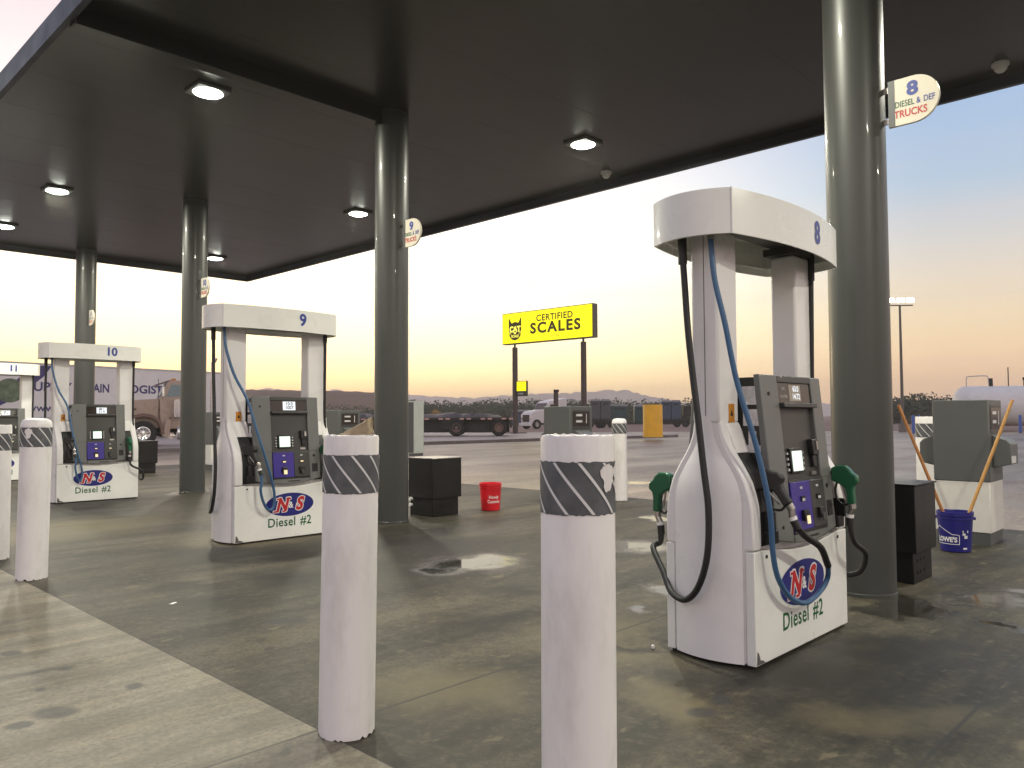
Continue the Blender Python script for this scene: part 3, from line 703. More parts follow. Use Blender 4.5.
    bm = new(); rod(bm, Vector(pts[0])+Vector((0, 0, .03)), Vector(pts[0]).lerp(Vector(pts[1]), .6), .018); obj('hose_fitting', bm, 'steel', bh)
    bm = new()
    e = b_end
    tube(bm, [(-.085, .085, 2.36), (-.085, .085, 2.22), (-.088, .07, 2.0), (-.095, .05, 1.76), (-.10, .02, 1.5), (-.108, -.01, 1.3), (-.115, -.045, 1.02), (-.12, -.072, .81), (-.122, -.062, .58), (-.112, -.002, .41), (-.09, .09, .325), (-.04, .21, .34), (.02, .30, .43), (.09, e.y+.01, .54), (e.x-.01, e.y+.004, e.z-.05), tuple(e)], .0175, 12)
    hs = obj('hose', bm, 'rubber', t)
    bm = new(); rod(bm, (-.085, .085, 2.36), (-.086, .082, 2.12), .024); obj('hose_sleeve', bm, 'rubber', hs)
    e = r_end
    bm = new()
    tube(bm, [(PW-.03, -.09, 2.34), (PW-.03, -.09, 2.2), (PW-.03, -.085, 1.85), (PW-.03, -.08, 1.5), (PW-.02, -.08, 1.2), (PW+.04, -.1, .95), (PW+.07, -.05, .60), (PW+.065, -.06, .42), (PW+.06, -.14, .325), (PW+.06, -.24, .305), (PW+.055, -.33, .345), (PW+.01, -.375, .46), (e.x+.03, e.y-.01, e.z-.10), tuple(e)], .0165, 12)
    hs = obj('hose', bm, 'rubber', t)
    bm = new(); rod(bm, (PW-.03, -.09, 2.36), (PW-.03, -.089, 2.16), .023); obj('hose_sleeve', bm, 'rubber', hs)
    return t
make_pump(0, 'nearest white diesel pump, number 8 on its rounded top, green nozzles')
make_pump(1, 'white diesel pump with number 9 on its top, behind the stone-topped bollard')
make_pump(2, 'white diesel pump with number 10 on its top, in front of the lettered trailer')
make_pump(3, 'white diesel pump cut off at the left edge, number 11 on its top')

# ------------------------------------------------------------------ bollards
def bollard(x, y, label, top='flat', h=1.234, seed=0, tilt=(0, 0), chip=True):
    rnd = random.Random(seed)
    t = thing('bollard', label, 'bollard', (x, y, .009), 0, 'white sleeved bollards')
    t.rotation_euler = (tilt[0], tilt[1], rnd.random()*.3)
    jag = [rnd.uniform(-.004, .012)*(1 if rnd.random() < .6 else 0) for _ in range(64)]
    R = .114
    if top == 'dome': prof = [(R, .0), (R, .02), (R, .35), (R, .7), (R, h-.07), (R*.97, h-.045), (R*.86, h-.018), (R*.6, h-.004), (.0001, h)]
    else: prof = [(R, .0), (R, .02), (R, .35), (R, .7), (R, h-.012), (R-.004, h-.001), (R-.012, h), (R-.014, h-.035), (.0001, h-.035)]
    bm = new(); lathe(bm, prof, 64, wob=lambda j, i: jag[i] if j == 0 else (jag[(i*3) % 64]*.35 if top == 'flat' and 4 <= j <= 6 else 0)); sl_ = obj('sleeve', bm, 'bollard', t)
    bm = new(); lathe(bm, [(R-.02, 0), (R-.02, .05)], 32); obj('pipe', bm, 'chassis', t)
    # tape band with an uneven edge, then slanting pale stripes
    z0, z1 = h-.235, h-.078
    bm = new(); n = 72
    ed = [rnd.uniform(-.002, .002) for _ in range(n)]; gap = set()
    A = [bm.verts.new(((R+.0015)*math.cos(2*PI*i/n), (R+.0015)*math.sin(2*PI*i/n), z0+ed[i])) for i in range(n)]
    B = [bm.verts.new(((R+.0015)*math.cos(2*PI*i/n), (R+.0015)*math.sin(2*PI*i/n), z1+ed[(i+9) % n])) for i in range(n)]
    for i in range(n): bm.faces.new((A[i], A[(i+1) % n], B[(i+1) % n], B[i]))
    bd = obj('tape_band', bm, 'band', t)
    bm = new()
    for q in range(9):
        a0 = 2*PI*q/9 + rnd.uniform(-.03, .03); pr = None
        for j in range(13):
            f = j/12; z = z0+.003+(z1-z0-.006)*f; a = a0 - 1.05*f
            cur = [bm.verts.new(((R+.003)*math.cos(a+d), (R+.003)*math.sin(a+d), z)) for d in (-.047, .047)]
            if pr: bm.faces.new((pr[0], pr[1], cur[1], cur[0]))
            pr = cur
    obj('tape_stripe', bm, 'stripe', bd)
    # torn patch showing the sleeve
    if chip:
        for c in range(chip if isinstance(chip, int) else 1):
            bm = new(); a0 = -2.2 + c*.9 + rnd.uniform(-.2, .2) if chip != 2 else (-1.62+.5*c)
            pts = []
            for i in range(32):
                an = 2*PI*i/32; rr = .82+.13*math.sin(3*an+c)+.08*math.sin(5*an)+rnd.uniform(-.07, .07)
                a = a0 + .28*math.cos(an)*rr; z = (z1-.045) + .05*math.sin(an)*rr
                pts.append(bm.verts.new(((R+.0042)*math.cos(a), (R+.0042)*math.sin(a), min(z, z1+.004))))
            c0 = bm.verts.new(((R+.0045)*math.cos(a0), (R+.0045)*math.sin(a0), z1-.045))
            for i in range(32): bm.faces.new((pts[i], pts[(i+1) % 32], c0))
            obj('torn_patch', bm, 'bollard', bd)
    return t
bollard(1.874, 1.543, 'closest white bollard in the foreground, flat open top and torn grey tape', seed=1, tilt=(.0, .004), chip=2)
bollard(1.878, 2.783, 'foreground white bollard with a stone lying on its top', h=1.216, seed=2, tilt=(.0085, .0095), chip=0)
bollard(1.878, 7.265, 'white bollard with domed top and torn grey tape, left foreground', 'dome', 1.30, seed=3, chip=1, tilt=(.009, .009))
bollard(1.90, 8.52, 'white bollard cut off at the left picture edge', 'flat', 1.234, seed=4, chip=0)
bollard(9.82, 7.23, 'white domed bollard standing behind pump 8, left of its green nozzle', 'dome', 1.26, seed=5, chip=0)
bollard(9.82, 2.87, 'white bollard half hidden behind the grey dispenser at right', 'flat', 1.27, seed=6, chip=0)
# the stone
bm = new()
P8 = [(-.085, -.06, 0), (.075, -.065, 0), (.085, .06, 0), (-.09, .055, 0), (-.06, -.035, .012), (.07, -.04, .075), (.075, .035, .088), (-.055, .03, .02)]
P8 = [(x*.78, y*.85, z*.82) for x, y, z in P8]
hexa(bm, P8); bmesh.ops.subdivide_edges(bm, edges=bm.edges[:], cuts=4, use_grid_fill=True)
for v in bm.verts: v.co += Vector((random.uniform(-1, 1), random.uniform(-1, 1), random.uniform(-.6, 1)))*.004
tag(obj('stone', bm, 'rock', None, (1.905, 2.758, 1.216+.012), -YAW, sharp=60), 'brown wedge-shaped stone lying on top of the white bollard', 'stone')

# ------------------------------------------------------------------ black boxes beside the columns
def black_box(x, y, label, spigot=False):
    t = thing('service_box', label, 'box', (x, y, .009), 0, 'black steel boxes by the columns')
    bxo('pedestal', 'blackpaint', t, .03, .47, .03, .47, .0, .24, bev=.006)
    bxo('cabinet', 'blackpaint', t, 0, .5, 0, .5, .235, .745, bev=.006)
    bxo('lid', 'steel' if spigot else 'blackpaint', t, -.008, .508, -.008, .508, .746, .76, bev=.004)
    bm = new()
    for i in range(3):
        for j in range(2): rod(bm, (.12+i*.08, .0305, .08+j*.09), (.12+i*.08, .026, .08+j*.09), .013, n=10)
    obj('vent_hole', bm, 'black', t)
    if spigot:
        bm = new(); rod(bm, (-.03, .40, .0), (-.03, .40, .21), .012); sp = obj('drain_pipe', bm, 'black', t)
        bm = new()
        for z in (.14, .215): rod(bm, (-.055, .40, z), (-.02, .40, z), .022)
        obj('valve_cap', bm, 'lwhite', sp)
    return t
black_box(6.42, 1.97, 'black steel box at right, beside the blue bucket')
black_box(6.55, 7.79, 'black steel box with pale lid left of the red bucket', True)
black_box(6.55, 7.79+S_ISL, 'small black steel box seen right of pump 9 and its column', False) if False else None
black_box(7.0, 19.0, 'black steel box behind the right end of pump 10')

# ------------------------------------------------------------------ satellite dispensers
def satellite(x, y, label):
    t = thing('satellite_dispenser', label, 'dispenser', (x, y, .009), 0, 'grey and white satellite dispensers')
    bxo('base_strip', 'satgrey', t, .012, .498, .012, .488, 0, .12)
    bxo('lower_cabinet', 'satwhite', t, 0, .51, 0, .5, .12, .62, bev=.006)
    bxo('upper_cabinet', 'satgrey', t, -.004, .514, -.004, .504, .622, 1.44, bev=.008)
    bm = new(); box(bm, .05, .46, -.007, -.003, 1.10, 1.385); fp = obj('display_frame', bm, 'darkgrey', t, bev=.003)
    bm = new(); box(bm, .07, .44, -.010, -.0065, 1.15, 1.36); obj('display_window', bm, 'glass', fp)
    bm = new()
    for z in (1.31, 1.22): box(bm, .13, .27, -.0125, -.0095, z-.016, z+.016)
    box(bm, .36, .375, -.0125, -.0095, 1.19, 1.33)
    obj('display_digits', bm, 'sticker', fp)
    for s in (0, 1):
        Y = (lambda v: -v) if s == 0 else (lambda v: .5+v)
        bm = new(); poly = [(.005, .76), (.165, .80), (.165, 1.0), (.13, 1.04), (.005, 1.09)]
        prism(bm, poly, lambda u, v, w: (w, Y(u), v), .10, .40); hd = obj('nozzle_hood', bm, 'satgrey', t, bev=.008)
        bm = new(); prism(bm, [(.1655, .81), (.1675, .81), (.1675, .88), (.1655, .88)], lambda u, v, w: (w, Y(u), v), .12, .30); obj('hood_label', bm, 'sticker', hd)
    return t
satellite(8.84, 2.02, 'grey and white satellite dispenser behind the blue bucket')
satellite(8.72, 7.30, 'grey dispenser top showing above the closest bollard, under the yellow sign')
satellite(8.80, 13.36, 'grey dispenser seen between pump 9 and the stone-topped bollard')
satellite(8.85, 19.1, 'grey and white dispenser glimpsed left of pump 9 by the column')

# ------------------------------------------------------------------ buckets and brushes
def bucket(name, m, label, loc, rz, writer):
    t = thing(name, label, 'bucket', loc, rz)
    bm = new(); prof = [(.0001, .004), (.125, .0), (.130, .006), (.150, .305), (.158, .306), (.158, .318), (.150, .319), (.1515, .336), (.158, .337), (.158, .372), (.1535, .374), (.149, .370), (.128, .02), (.0001, .02)]
    lathe(bm, prof, 48); b = obj('pail', bm, m, t)
    writer(t, b)
    return t
def on_pail(a0, z0, R0=.1315, dr=.0195/.30):
    def f(u, v):
        z = z0+v; r = .130+(z-.006)*(.020/.299)+.0014; a = a0+u/.142
        return (r*math.cos(a), r*math.sin(a), z)
    return f
VA = math.atan2(-2.2, -8.3)
def blue_write(t, b):
    a0 = VA-.60
    text('lettering', "LOWE'S", 'lwhite', b, on_pail(a0, .115), .062, bold=.045, cut=.12, sx=.92)
    f = on_pail(a0, .115)
    bm = new()
    path = [(-.125, -.04), (.118, -.04), (.118, .045), (.085, .05), (.06, .05), (-.02, .098), (-.075, .125), (-.125, .085), (-.125, -.04)]
    for (x0, y0), (x1, y1) in zip(path, path[1:]):
        nseg = 8; d = Vector((x1-x0, y1-y0)); q = Vector((-d.y, d.x)).normalized()*.0028
        for i in range(nseg):
            p, r = Vector((x0, y0))+d*(i/nseg), Vector((x0, y0))+d*((i+1)/nseg)
            bm.faces.new([bm.verts.new(f(*w)) for w in ((p-q), (r-q), (r+q), (p+q))])
    obj('logo_outline', bm, 'lwhite', b)
    bm = new(); f = on_pail(VA+.62, .13)
    for (x0, x1, y0, y1) in ((-.028, .028, .055, .075), (-.028, .0, .03, .05), (-.01, .022, -.0, .028), (-.02, .02, -.102, -.085)):
        bm.faces.new([bm.verts.new(f(*w)) for w in ((x0, y0), (x1, y0), (x1, y1), (x0, y1))])
    obj('side_label', bm, 'stripe', b)
    bm = new(); tube(bm, [(.163*math.cos(VA+PI/2+a), .163*math.sin(VA+PI/2+a), .312-.0*math.sin(a)) for a in [PI*i/16 for i in range(17)]], .004, 8, 2)
    obj('bail_handle', bm, 'stripe', t)
    bm = new()
    for s in (1, -1): rod(bm, (.148*math.cos(VA+s*PI/2), .148*math.sin(VA+s*PI/2), .312), (.172*math.cos(VA+s*PI/2), .172*math.sin(VA+s*PI/2), .312), .016, n=12)
    obj('handle_ear', bm, 'bluebucket', t)
BL = Vector((8.33, 2.205, .010))
bucket('bucket', 'bluebucket', 'blue plastic bucket holding two long wooden handles', BL, 0, blue_write)
def red_write(t, b):
    a0 = math.atan2(-7.56, -7.36)
    text('lettering', 'Howdy', 'lwhite', b, on_pail(a0+.36, .185), .062, bold=.02, cut=.12, sx=.8)
    text('lettering', 'Customer', 'lwhite', b, on_pail(a0+.38, .125), .062, bold=.02, cut=.12, sx=.75)
RB = gp(490.5, 510.5); RB.z = .010
bucket('bucket', 'redbucket', 'red plastic bucket with white lettering standing on the wet concrete', RB, 0, red_write)
def brush(label, m, a, b):
    a, b = Vector(a), Vector(b)
    t = thing('squeegee', label, 'brush', a, 0, 'long handled brushes in the bucket')
    d = b-a
    bm = new(); rod(bm, d*.04, d, .0165, .015, 14); obj('handle', bm, m, t, sharp=50)
    bm = new(); rod(bm, Vector((0, 0, 0)), d*.06, .02, .016); hd = obj('socket', bm, 'black', t)
brush('dark reddish wooden brush handle leaning left out of the blue bucket', 'woodred', BL+Vector((.05, .0, .03)), (8.26, 2.665, 1.40))
brush('pale wooden brush handle leaning right out of the blue bucket', 'wood', BL+Vector((.02, -.0, .03)), (8.73, 1.785, 1.44))

# ------------------------------------------------------------------ litter
bm = new(); box(bm, -.03, .03, -.012, .012, 0, .006); tag(obj('paper_scrap', bm, 'paper', None, gp(173, 605)+Vector((0, 0, .0085)), .6, bev=.002), 'small white paper scrap on the stained concrete between the pumps', 'litter')
bm = new(); rod(bm, (-.012, 0, .01), (.012, 0, .01), .009, n=10); tag(obj('bottle_cap', bm, 'paper', None, gp(653, 650)+Vector((0, 0, .0085)), .6), 'tiny white cap lying on the ground left of pump 8', 'litter')

# ------------------------------------------------------------------ background: scales sign
a, b = gd(503, 330, 55), gd(592, 318, 49.8)
d = Vector((b.x-a.x, b.y-a.y, 0)); LN = d.length; ang = math.atan2(d.y, d.x)
Z0 = 6.42; ZH = 2.07
t = thing('scales_sign', 'lit yellow CERTIFIED SCALES sign board on two brown posts', 'sign', (a.x, a.y, 0), ang)
bxo('cabinet', 'signframe', t, -.08, LN+.08, .02, .50, Z0-.06, Z0+ZH+.06, bev=.02)
sf = bxo('lit_face', 'signyellow', t, .0, LN, -.012, .019, Z0, Z0+ZH)
sgn = lambda x0, z0: (lambda u, v: (x0+u, -.016, Z0+z0+v))
text('lettering', 'CERTIFIED', 'signletter', sf, sgn(LN*.60, ZH*.745), .60, bold=.028, sx=1.06, space=1.08)
text('lettering', 'SCALES', 'signletter', sf, sgn(LN*.605, ZH*.415), .98, bold=.04, sx=1.16, space=1.2)
text('lettering', 'ENTER', 'postbrown', sf, sgn(LN*.605, ZH*.12), .24, bold=.0, sx=1.1, space=1.1)
lx, lz, lw, lh = LN*.148, ZH*.49, LN*.076, ZH*.40
cat = [(-1, 1), (-.52, .45), (-.25, .52), (0, .55), (.25, .52), (.52, .45), (1, 1), (1, -.30), (.85, -.68), (.5, -.92), (0, -1.02), (-.5, -.92), (-.85, -.68), (-1, -.30)]
hdp = flat('emblem', [(u*lw, v*lh) for u, v in cat], 'signletter', sf, lambda u, v: (lx+u, -.0155, Z0+lz+v))
em = lambda u0, v0: (lambda u, v: (lx+u0*lw+u, -.019, Z0+lz+v0*lh+v))
M['signlit'] = mat('sign_letter_lit', (.75, .68, .05), .4, emit=(1, .93, .12), es=.95)
text('emblem_lettering', 'CAT', 'signlit', hdp, em(0, -.08), .52, bold=.05, sx=.98)
text('emblem_lettering', 'SCALE', 'signlit', hdp, em(0, -.66), .25, bold=.03, sx=1.0)
bm = new()
for s in (-1, 1):
    for q in (0, 1): 
        bm.faces.new([bm.verts.new(em(s*.95, -.42+q*.14)(u, v)) for u, v in ((0, -.025), (-s*.22, -.015), (-s*.22, .015), (0, .025))])
bm.faces.new([bm.verts.new(em(0, -.40)(u, v)) for u, v in ((-.16, .07), (.0, -.09), (.16, .07))])
obj('emblem_whisker', bm, 'signlit', hdp)
bm = new(); box(bm, LN*.37, LN*.56, -.02, .019, Z0-.055, Z0-.002); obj('frame_clip', bm, 'orange', sf)
for u in (.115, .885):
    x = LN*u
    p = bxo('post', 'postbrown', t, x-.13, x+.13, .12, .40, .146, Z0-.28, bev=.01)
    bxo('post_pin', 'postbrown', p, x-.05, x+.05, .2, .3, Z0-.28, Z0-.06)
    bxo('base_plate', 'chassis', p, x-.6, x+.6, -.3, .8, .147, .20, bev=.01)
sp = thing('price_sign', 'small lit yellow sign with black lower half fixed to the left sign post', 'sign', (a.x, a.y, 0), ang)
x = LN*.115
zz = 2.72
q = bxo('sign_box', 'signblack', sp, x+.20, x+1.12, .18, .34, zz, zz+1.05, bev=.01)
bxo('lit_face', 'signyellow', q, x+.24, x+1.08, .165, .179, zz+.36, zz+1.01)
bm = new()
for i, u in enumerate((.38, .52, .63, .74)): box(bm, x+u, x+u+.08, .168, .179, zz+.13, zz+.22)
obj('sign_marks', bm, 'sticker', q)

# ------------------------------------------------------------------ yellow drum, pale cabinet, short post
c = gp(653, 437, .15)
t = thing('yellow_pole_base', 'thick yellow cylindrical pole base on the kerbed median', 'pole base', (c.x, c.y, .15))
bm = new(); lathe(bm, [(.56, 0), (.54, .08), (.53, 1.74), (.51, 1.78), (.0001, 1.79)], 40); obj('drum', bm, 'yellow', t)
bm = new(); lathe(bm, [(.3, 1.785), (.3, 1.80), (.0001, 1.80)], 20); obj('anchor_plate', bm, 'chassis', t)
t = thing('service_cabinet', 'tall pale green cabinet standing right behind the column with flag 9', 'cabinet', (16.58, 20.68, .004))
bxo('cabinet', 'palecab', t, .0, .42, .0, .32, .08, 1.84, bev=.012)
bxo('plinth', 'satgrey', t, .02, .40, .02, .30, .0, .08)
bxo('door', 'palecab', t, .03, .39, -.012, -.001, .15, 1.76, bev=.006)
bxo('side_panel', 'satgrey', t, -.012, -.001, .02, .30, .1, 1.8, bev=.004)
c = gd(556, 405, 40)
t = thing('camera_post', 'short dark post with a small head behind the dispenser, below the yellow sign', 'post', (c.x, c.y, .0))
bxo('post', 'postbrown', t, -.09, .09, -.09, .09, .0, 2.55, bev=.01)
bxo('head', 'chassis', t, -.09, .14, -.10, .10, 2.552, 2.68, bev=.02)

# ------------------------------------------------------------------ vehicles
def wheel(parent, x, y, z, r, w, m='tyre', side=1, rim='chrome'):
    bm = new()
    prof = [(r*.56, -w/2), (r*.9, -w/2), (r, -w*.36), (r, w*.36), (r*.9, w/2), (r*.56, w/2), (r*.56, -w/2)]
    lathe(bm, prof, 36)
    for v in bm.verts: v.co = Vector((v.co.x, v.co.z, v.co.y))+Vector((x, y, z))
    wh = obj('wheel', bm, m, parent)
    bm = new()
    lathe(bm, [(r*.565, w*.40), (r*.50, w*.42), (r*.46, w*.22), (r*.22, w*.16), (r*.2, w*.36), (.0001, w*.38)], 28)
    for v in bm.verts: v.co = Vector((v.co.x, side*v.co.z, v.co.y))+Vector((x, y, z))
    rm_ = obj('rim', bm, rim, wh)
    bm = new()
    for i in range(10):
        a = 2*PI*i/10
        c0 = Vector((x+r*.36*math.cos(a), y+side*w*.20, z+r*.36*math.sin(a))); rod(bm, c0, c0+Vector((0, side*w*.03, 0)), r*.05, n=8)
    obj('hand_holes', bm, 'chassis', rm_)
    return wh
# tan conventional tractor, nose to the left of the picture
c = gp(143, 446.5, .15)
ta = math.radians(162)                       # +x is picture-left
t = thing('semi_truck', 'tan long-nosed semi truck with chrome wheel, between pump 10 and the column', 'truck', (c.x, c.y, .148), ta+.0)
NS = 1                                      # near side is +y after this turn
def tp(x, y, z): return (x, y, z)
yn = -.0
bm = new(); prism(bm, [(1.05, .62), (1.05, 1.55), (.95, 1.88), (-.55, 1.98), (-.61, 1.985), (-.61, 1.2), (-.75, .75)], lambda u, v, w: (u, w, v), -2.05, -.35)
obj('hood', bm, 'tan', t, bev=.05)
bm = new(); pr = [(-.80, .50), (-.76, .80), (-.62, 1.10), (-.35, 1.30), (0, 1.37), (.35, 1.30), (.66, 1.12), (.86, .86), (.80, .80), (.60, .98), (.32, 1.15), (0, 1.21), (-.32, 1.15), (-.54, .98), (-.64, .75), (-.66, .48)]
prism(bm, pr, lambda u, v, w: (u, w, v), -.36, .02); prism(bm, pr, lambda u, v, w: (u, w, v), -2.42, -2.04); obj('fender', bm, 'tandark', t, bev=.03)
bm = new(); box(bm, 1.05, 1.14, -2.0, -.4, .62, 1.75); obj('grille', bm, 'chrome', t, bev=.03)
bm = new(); box(bm, 1.2, 1.42, -2.35, -.05, .30, .72); obj('bumper', bm, 'chrome', t, bev=.04)
bm = new(); prism(bm, [(-.62, .70), (-.62, 2.0), (-.90, 2.66), (-1.05, 2.74), (-2.35, 2.76), (-2.35, .70)], lambda u, v, w: (u, w, v), -2.2, -.2); cb = obj('cab', bm, 'tan', t, bev=.05)
bm = new(); prism(bm, [(-.86, 2.06), (-1.04, 2.56), (-1.70, 2.56), (-1.70, 2.06)], lambda u, v, w: (u, w, v), -.199, -.188); obj('side_window', bm, 'windowglass', cb)
bm = new(); prism(bm, [(-.635, 2.05), (-.89, 2.62), (-.865, 2.64), (-.61, 2.06)], lambda u, v, w: (u, w, v), -2.05, -.35); obj('windshield', bm, 'windowglass', cb)
bm = new(); prism(bm, [(-.46, 2.52), (-1.0, 2.72), (-1.0, 2.765), (-.44, 2.56)], lambda u, v, w: (u, w, v), -2.15, -.25); obj('sun_visor', bm, 'tandark', cb)
bm = new()
for y in (-.5, -1.2, -1.9): box(bm, -1.25, -1.08, y-.07, y+.07, 2.755, 2.83)
obj('roof_lamp', bm, 'orange', cb, bev=.02)
bm = new(); rod(bm, (-2.66, .02, .9), (-2.66, .02, 3.55), .085, n=18); rod(bm, (-2.66, .02, 3.5), (-2.78, .02, 3.72), .085, n=18); obj('exhaust_stack', bm, 'chrome', t)
bm = new(); rod(bm, (-1.28, -.05, 1.2), (-1.28, -.05, 1.88), .17, n=22); rod(bm, (-1.28, -.05, 1.88), (-1.28, -.05, 1.94), .12, n=22); obj('air_cleaner', bm, 'chrome', t)
bm = new(); prism(bm, [(-.72, .42), (-.86, 1.12), (-1.05, 1.12), (-1.0, .42)], lambda u, v, w: (u, w, v), -.45, -.02); obj('kick_panel', bm, 'tan', t, bev=.02)
bm = new(); box(bm, -1.06, -.98, -.25, -.02, 1.10, 1.2); obj('step', bm, 'tandark', t)
bm = new(); rod(bm, (-1.3, -.35, .55), (-2.9, -.35, .55), .30, n=22); obj('fuel_tank', bm, 'chrome', t)
bm = new(); box(bm, -6.8, 1.0, -1.7, -1.55, .55, .75); box(bm, -6.8, 1.0, -.85, -.70, .55, .75); obj('frame', bm, 'chassis', t)
bm = new(); rod(bm, (-.72, -.2, 1.95), (-.72, .14, 2.25), .012); box(bm, -.76, -.69, .06, .20, 2.05, 2.45); obj('mirror', bm, 'chrome', t)
bm = new(); box(bm, .25, .55, -.352, -.34, 1.50, 1.56); obj('hood_badge', bm, 'chassis', t)
bm = new(); rod(bm, (-.56, -.3, 1.98), (-.56, -.3, 2.8), .012); obj('antenna', bm, 'chassis', t)
for x, y in ((0, -.17), (0, -2.25), (-5.2, -.25), (-6.4, -.25)): wheel(t, x, y, .525, .525, .30, side=1)

# lettered box trailer behind it
A_ = Vector((12.316, 46.896, 0)); dd = Vector((.981, .192, 0)); ta = math.atan2(dd.y, dd.x)
t = thing('box_trailer', 'pale lettered box trailer parked behind the tan truck', 'trailer', (A_.x, A_.y, .148), ta)
bm = new(); box(bm, -3.9, 11.6, 0, 2.55, 1.15, 4.10); tb = obj('box_body', bm, 'trailerwhite', t, bev=.03)
bm = new(); box(bm, -3.92, 11.62, -.015, -.001, 4.01, 4.12); box(bm, -3.92, 11.62, -.015, -.001, 1.12, 1.26); obj('rail', bm, 'lamphouse', tb)
tx = lambda x0, z0: (lambda u, v: (x0+u, -.004, z0+v))
z_ = 2.78
def fit(body, s0, s1, z, size, bold):
    ln = s1-s0
    o = text('lettering', body, 'trnavy', tb, lambda u, v: (u, v, 0), size, bold=bold, align='LEFT')
    xs = [v.co.x for v in o.data.vertices]; k = ln/(max(xs)-min(xs)); m0 = min(xs)
    for v in o.data.vertices: v.co = Vector((s0+(v.co.x-m0)*k, -.004, z+v.co.y))
fit('SUPPLY', -.63, 1.70, 2.84, .66, .03); fit('CHAIN', 2.08, 3.78, 2.84, .66, .03); fit('LOGISTICS', 4.62, 8.2, 2.84, .66, .03)
fit('www.', -.62, .9, 1.72, .56, .015)
flat('swoosh', [(-3.5, 1.27), (-3.0, 1.27), (-1.3, 2.15), (.2, 3.4), (.6, 3.98), (-1.2, 3.98), (-.8, 3.5), (-1.9, 2.5)], M['trnavy'], tb, lambda u, v: (u, -.0035, v))
flat('globe', ell(.72, .62, 32, (-1.45, 2.62)), 'trgreen', tb, lambda u, v: (u, -.006, v))
bm = new(); box(bm, -3.6, 11.4, .3, 2.2, .95, 1.15); box(bm, 7.5, 11.2, .2, 2.3, .6, .95); obj('frame', bm, 'chassis', t)
bm = new(); box(bm, -1.0, -.9, .3, .5, .0, 1.0); box(bm, -1.0, -.9, 2.0, 2.2, 0, 1.0); obj('landing_leg', bm, 'chassis', t)
for x in (8.5, 9.9):
    for y in (.2, 2.3): wheel(t, x, y, .5, .5, .32, side=-1 if y < 1 else 1, rim='steel')

# flatbed trailer with tarped load
P0, P1 = gp(512, 436, .15), gp(340, 436.8, .15)
d = P0-P1; ln = d.length; ta = math.atan2(d.y, d.x)
t = thing('flatbed_trailer', 'dark flatbed trailer carrying low black tarped cargo below the desert skyline', 'trailer', (P1.x, P1.y, .148), ta)
bxo('deck', 'chassis', t, -1, ln, .0, 2.55, .98, 1.12, bev=.01)
bm = new()
for i in range(26):
    if i % 3 != 1: box(bm, i*.42, i*.42+.26, -.012, -.001, .99, 1.09)
obj('marker_tape', bm, 'decktape', t)
bxo('underside_fill', 'black', t, ln-5.7, ln-.15, .62, 1.9, .22, .975); bxo('side_fill', 'black', t, -.6, ln-5.8, .06, 1.2, .30, .975); bxo('wheel_gap_fill', 'black', t, ln-4.2, ln-2.9, .08, 1.0, .40, .975)  # black boxes added to darken the open underside and block light behind it
bm = new(); box(bm, -.5, ln-.4, .75, .95, .55, .98); box(bm, -.5, ln-.4, 1.6, 1.8, .55, .98); box(bm, 2.0, 3.6, .0, .5, .45, .95); box(bm, ln-.12, ln, .1, 2.4, .5, .7); obj('frame', bm, 'chassis', t)
bm = new(); rnd = random.Random(3)
nx_, ny_ = 44, 5
g = [[None]*(ny_+1) for _ in range(nx_+1)]
for i in range(nx_+1):
    for j in range(ny_+1):
        e = 0 if j in (0, ny_) or i in (0, nx_) else 1
        g[i][j] = bm.verts.new((.2+(ln-.8)*i/nx_, .15+2.2*j/ny_, 1.125+e*(.17+.03*math.sin(i*.7)+rnd.uniform(-.06, .09)+.04*math.sin(i*.23+1))))
for i in range(nx_):
    for j in range(ny_): bm.faces.new((g[i][j], g[i+1][j], g[i+1][j+1], g[i][j+1]))
tag(obj('tarped_load', bm, 'tarp', None, (P1.x, P1.y, .15), ta), 'low black tarped load lying along the flatbed trailer', 'cargo')
for px in (457, 499):
    w = gp(px, 436, .15); x = (w-P1).dot(d.normalized())
    for y in (.15, 2.35): wheel(t, x, y, .5, .5, .3, side=-1 if y < 1 else 1, rim='tandark')

# white truck
c = gd(541, 428, 84); ta = math.atan2(sy_, -cy_)
t = thing('white_semi_truck', 'white semi truck with dark grille far off beside the grey dispenser', 'truck', (c.x, c.y, .004), ta+.55)
bm = new(); prism(bm, [(1.9, .55), (1.9, 1.5), (1.6, 1.85), (.2, 2.05), (.2, .6)], lambda u, v, w: (u, w, v), -1.0, 1.0); obj('hood', bm, 'truckwhite', t, bev=.08)
bm = new(); prism(bm, [(.2, .6), (.2, 2.05), (-.2, 2.75), (-.5, 2.95), (-2.6, 3.3), (-2.6, .6)], lambda u, v, w: (u, w, v), -1.15, 1.15); cb = obj('cab', bm, 'truckwhite', t, bev=.06)
bm = new(); prism(bm, [(.205, 2.1), (-.17, 2.72), (-.14, 2.74), (.235, 2.12)], lambda u, v, w: (u, w, v), -.95, .95); obj('windshield', bm, 'glass', cb)
bm = new(); prism(bm, [(-.35, 2.05), (-.45, 2.6), (-1.2, 2.6), (-1.2, 2.05)], lambda u, v, w: (u, w, v), 1.151, 1.16); obj('side_window', bm, 'glass', cb)
bm = new(); box(bm, 1.9, 1.95, -.62, .62, .75, 1.5); obj('grille', bm, 'black', t)
bm = new(); box(bm, 1.85, 2.1, -1.15, 1.15, .3, .62); obj('bumper', bm, 'truckwhite', t, bev=.05)
for s in (-1, 1):
    bm = new(); box(bm, 1.75, 1.94, s*.80-.14, s*.80+.14, 1.0, 1.3); obj('headlight', bm, 'chrome', t, bev=.04)
for x in (1.2, -4.0):
    for y in (-1.0, 1.0): wheel(t, x, y, .5, .5, .3, side=1 if y > 0 else -1, rim='steel')
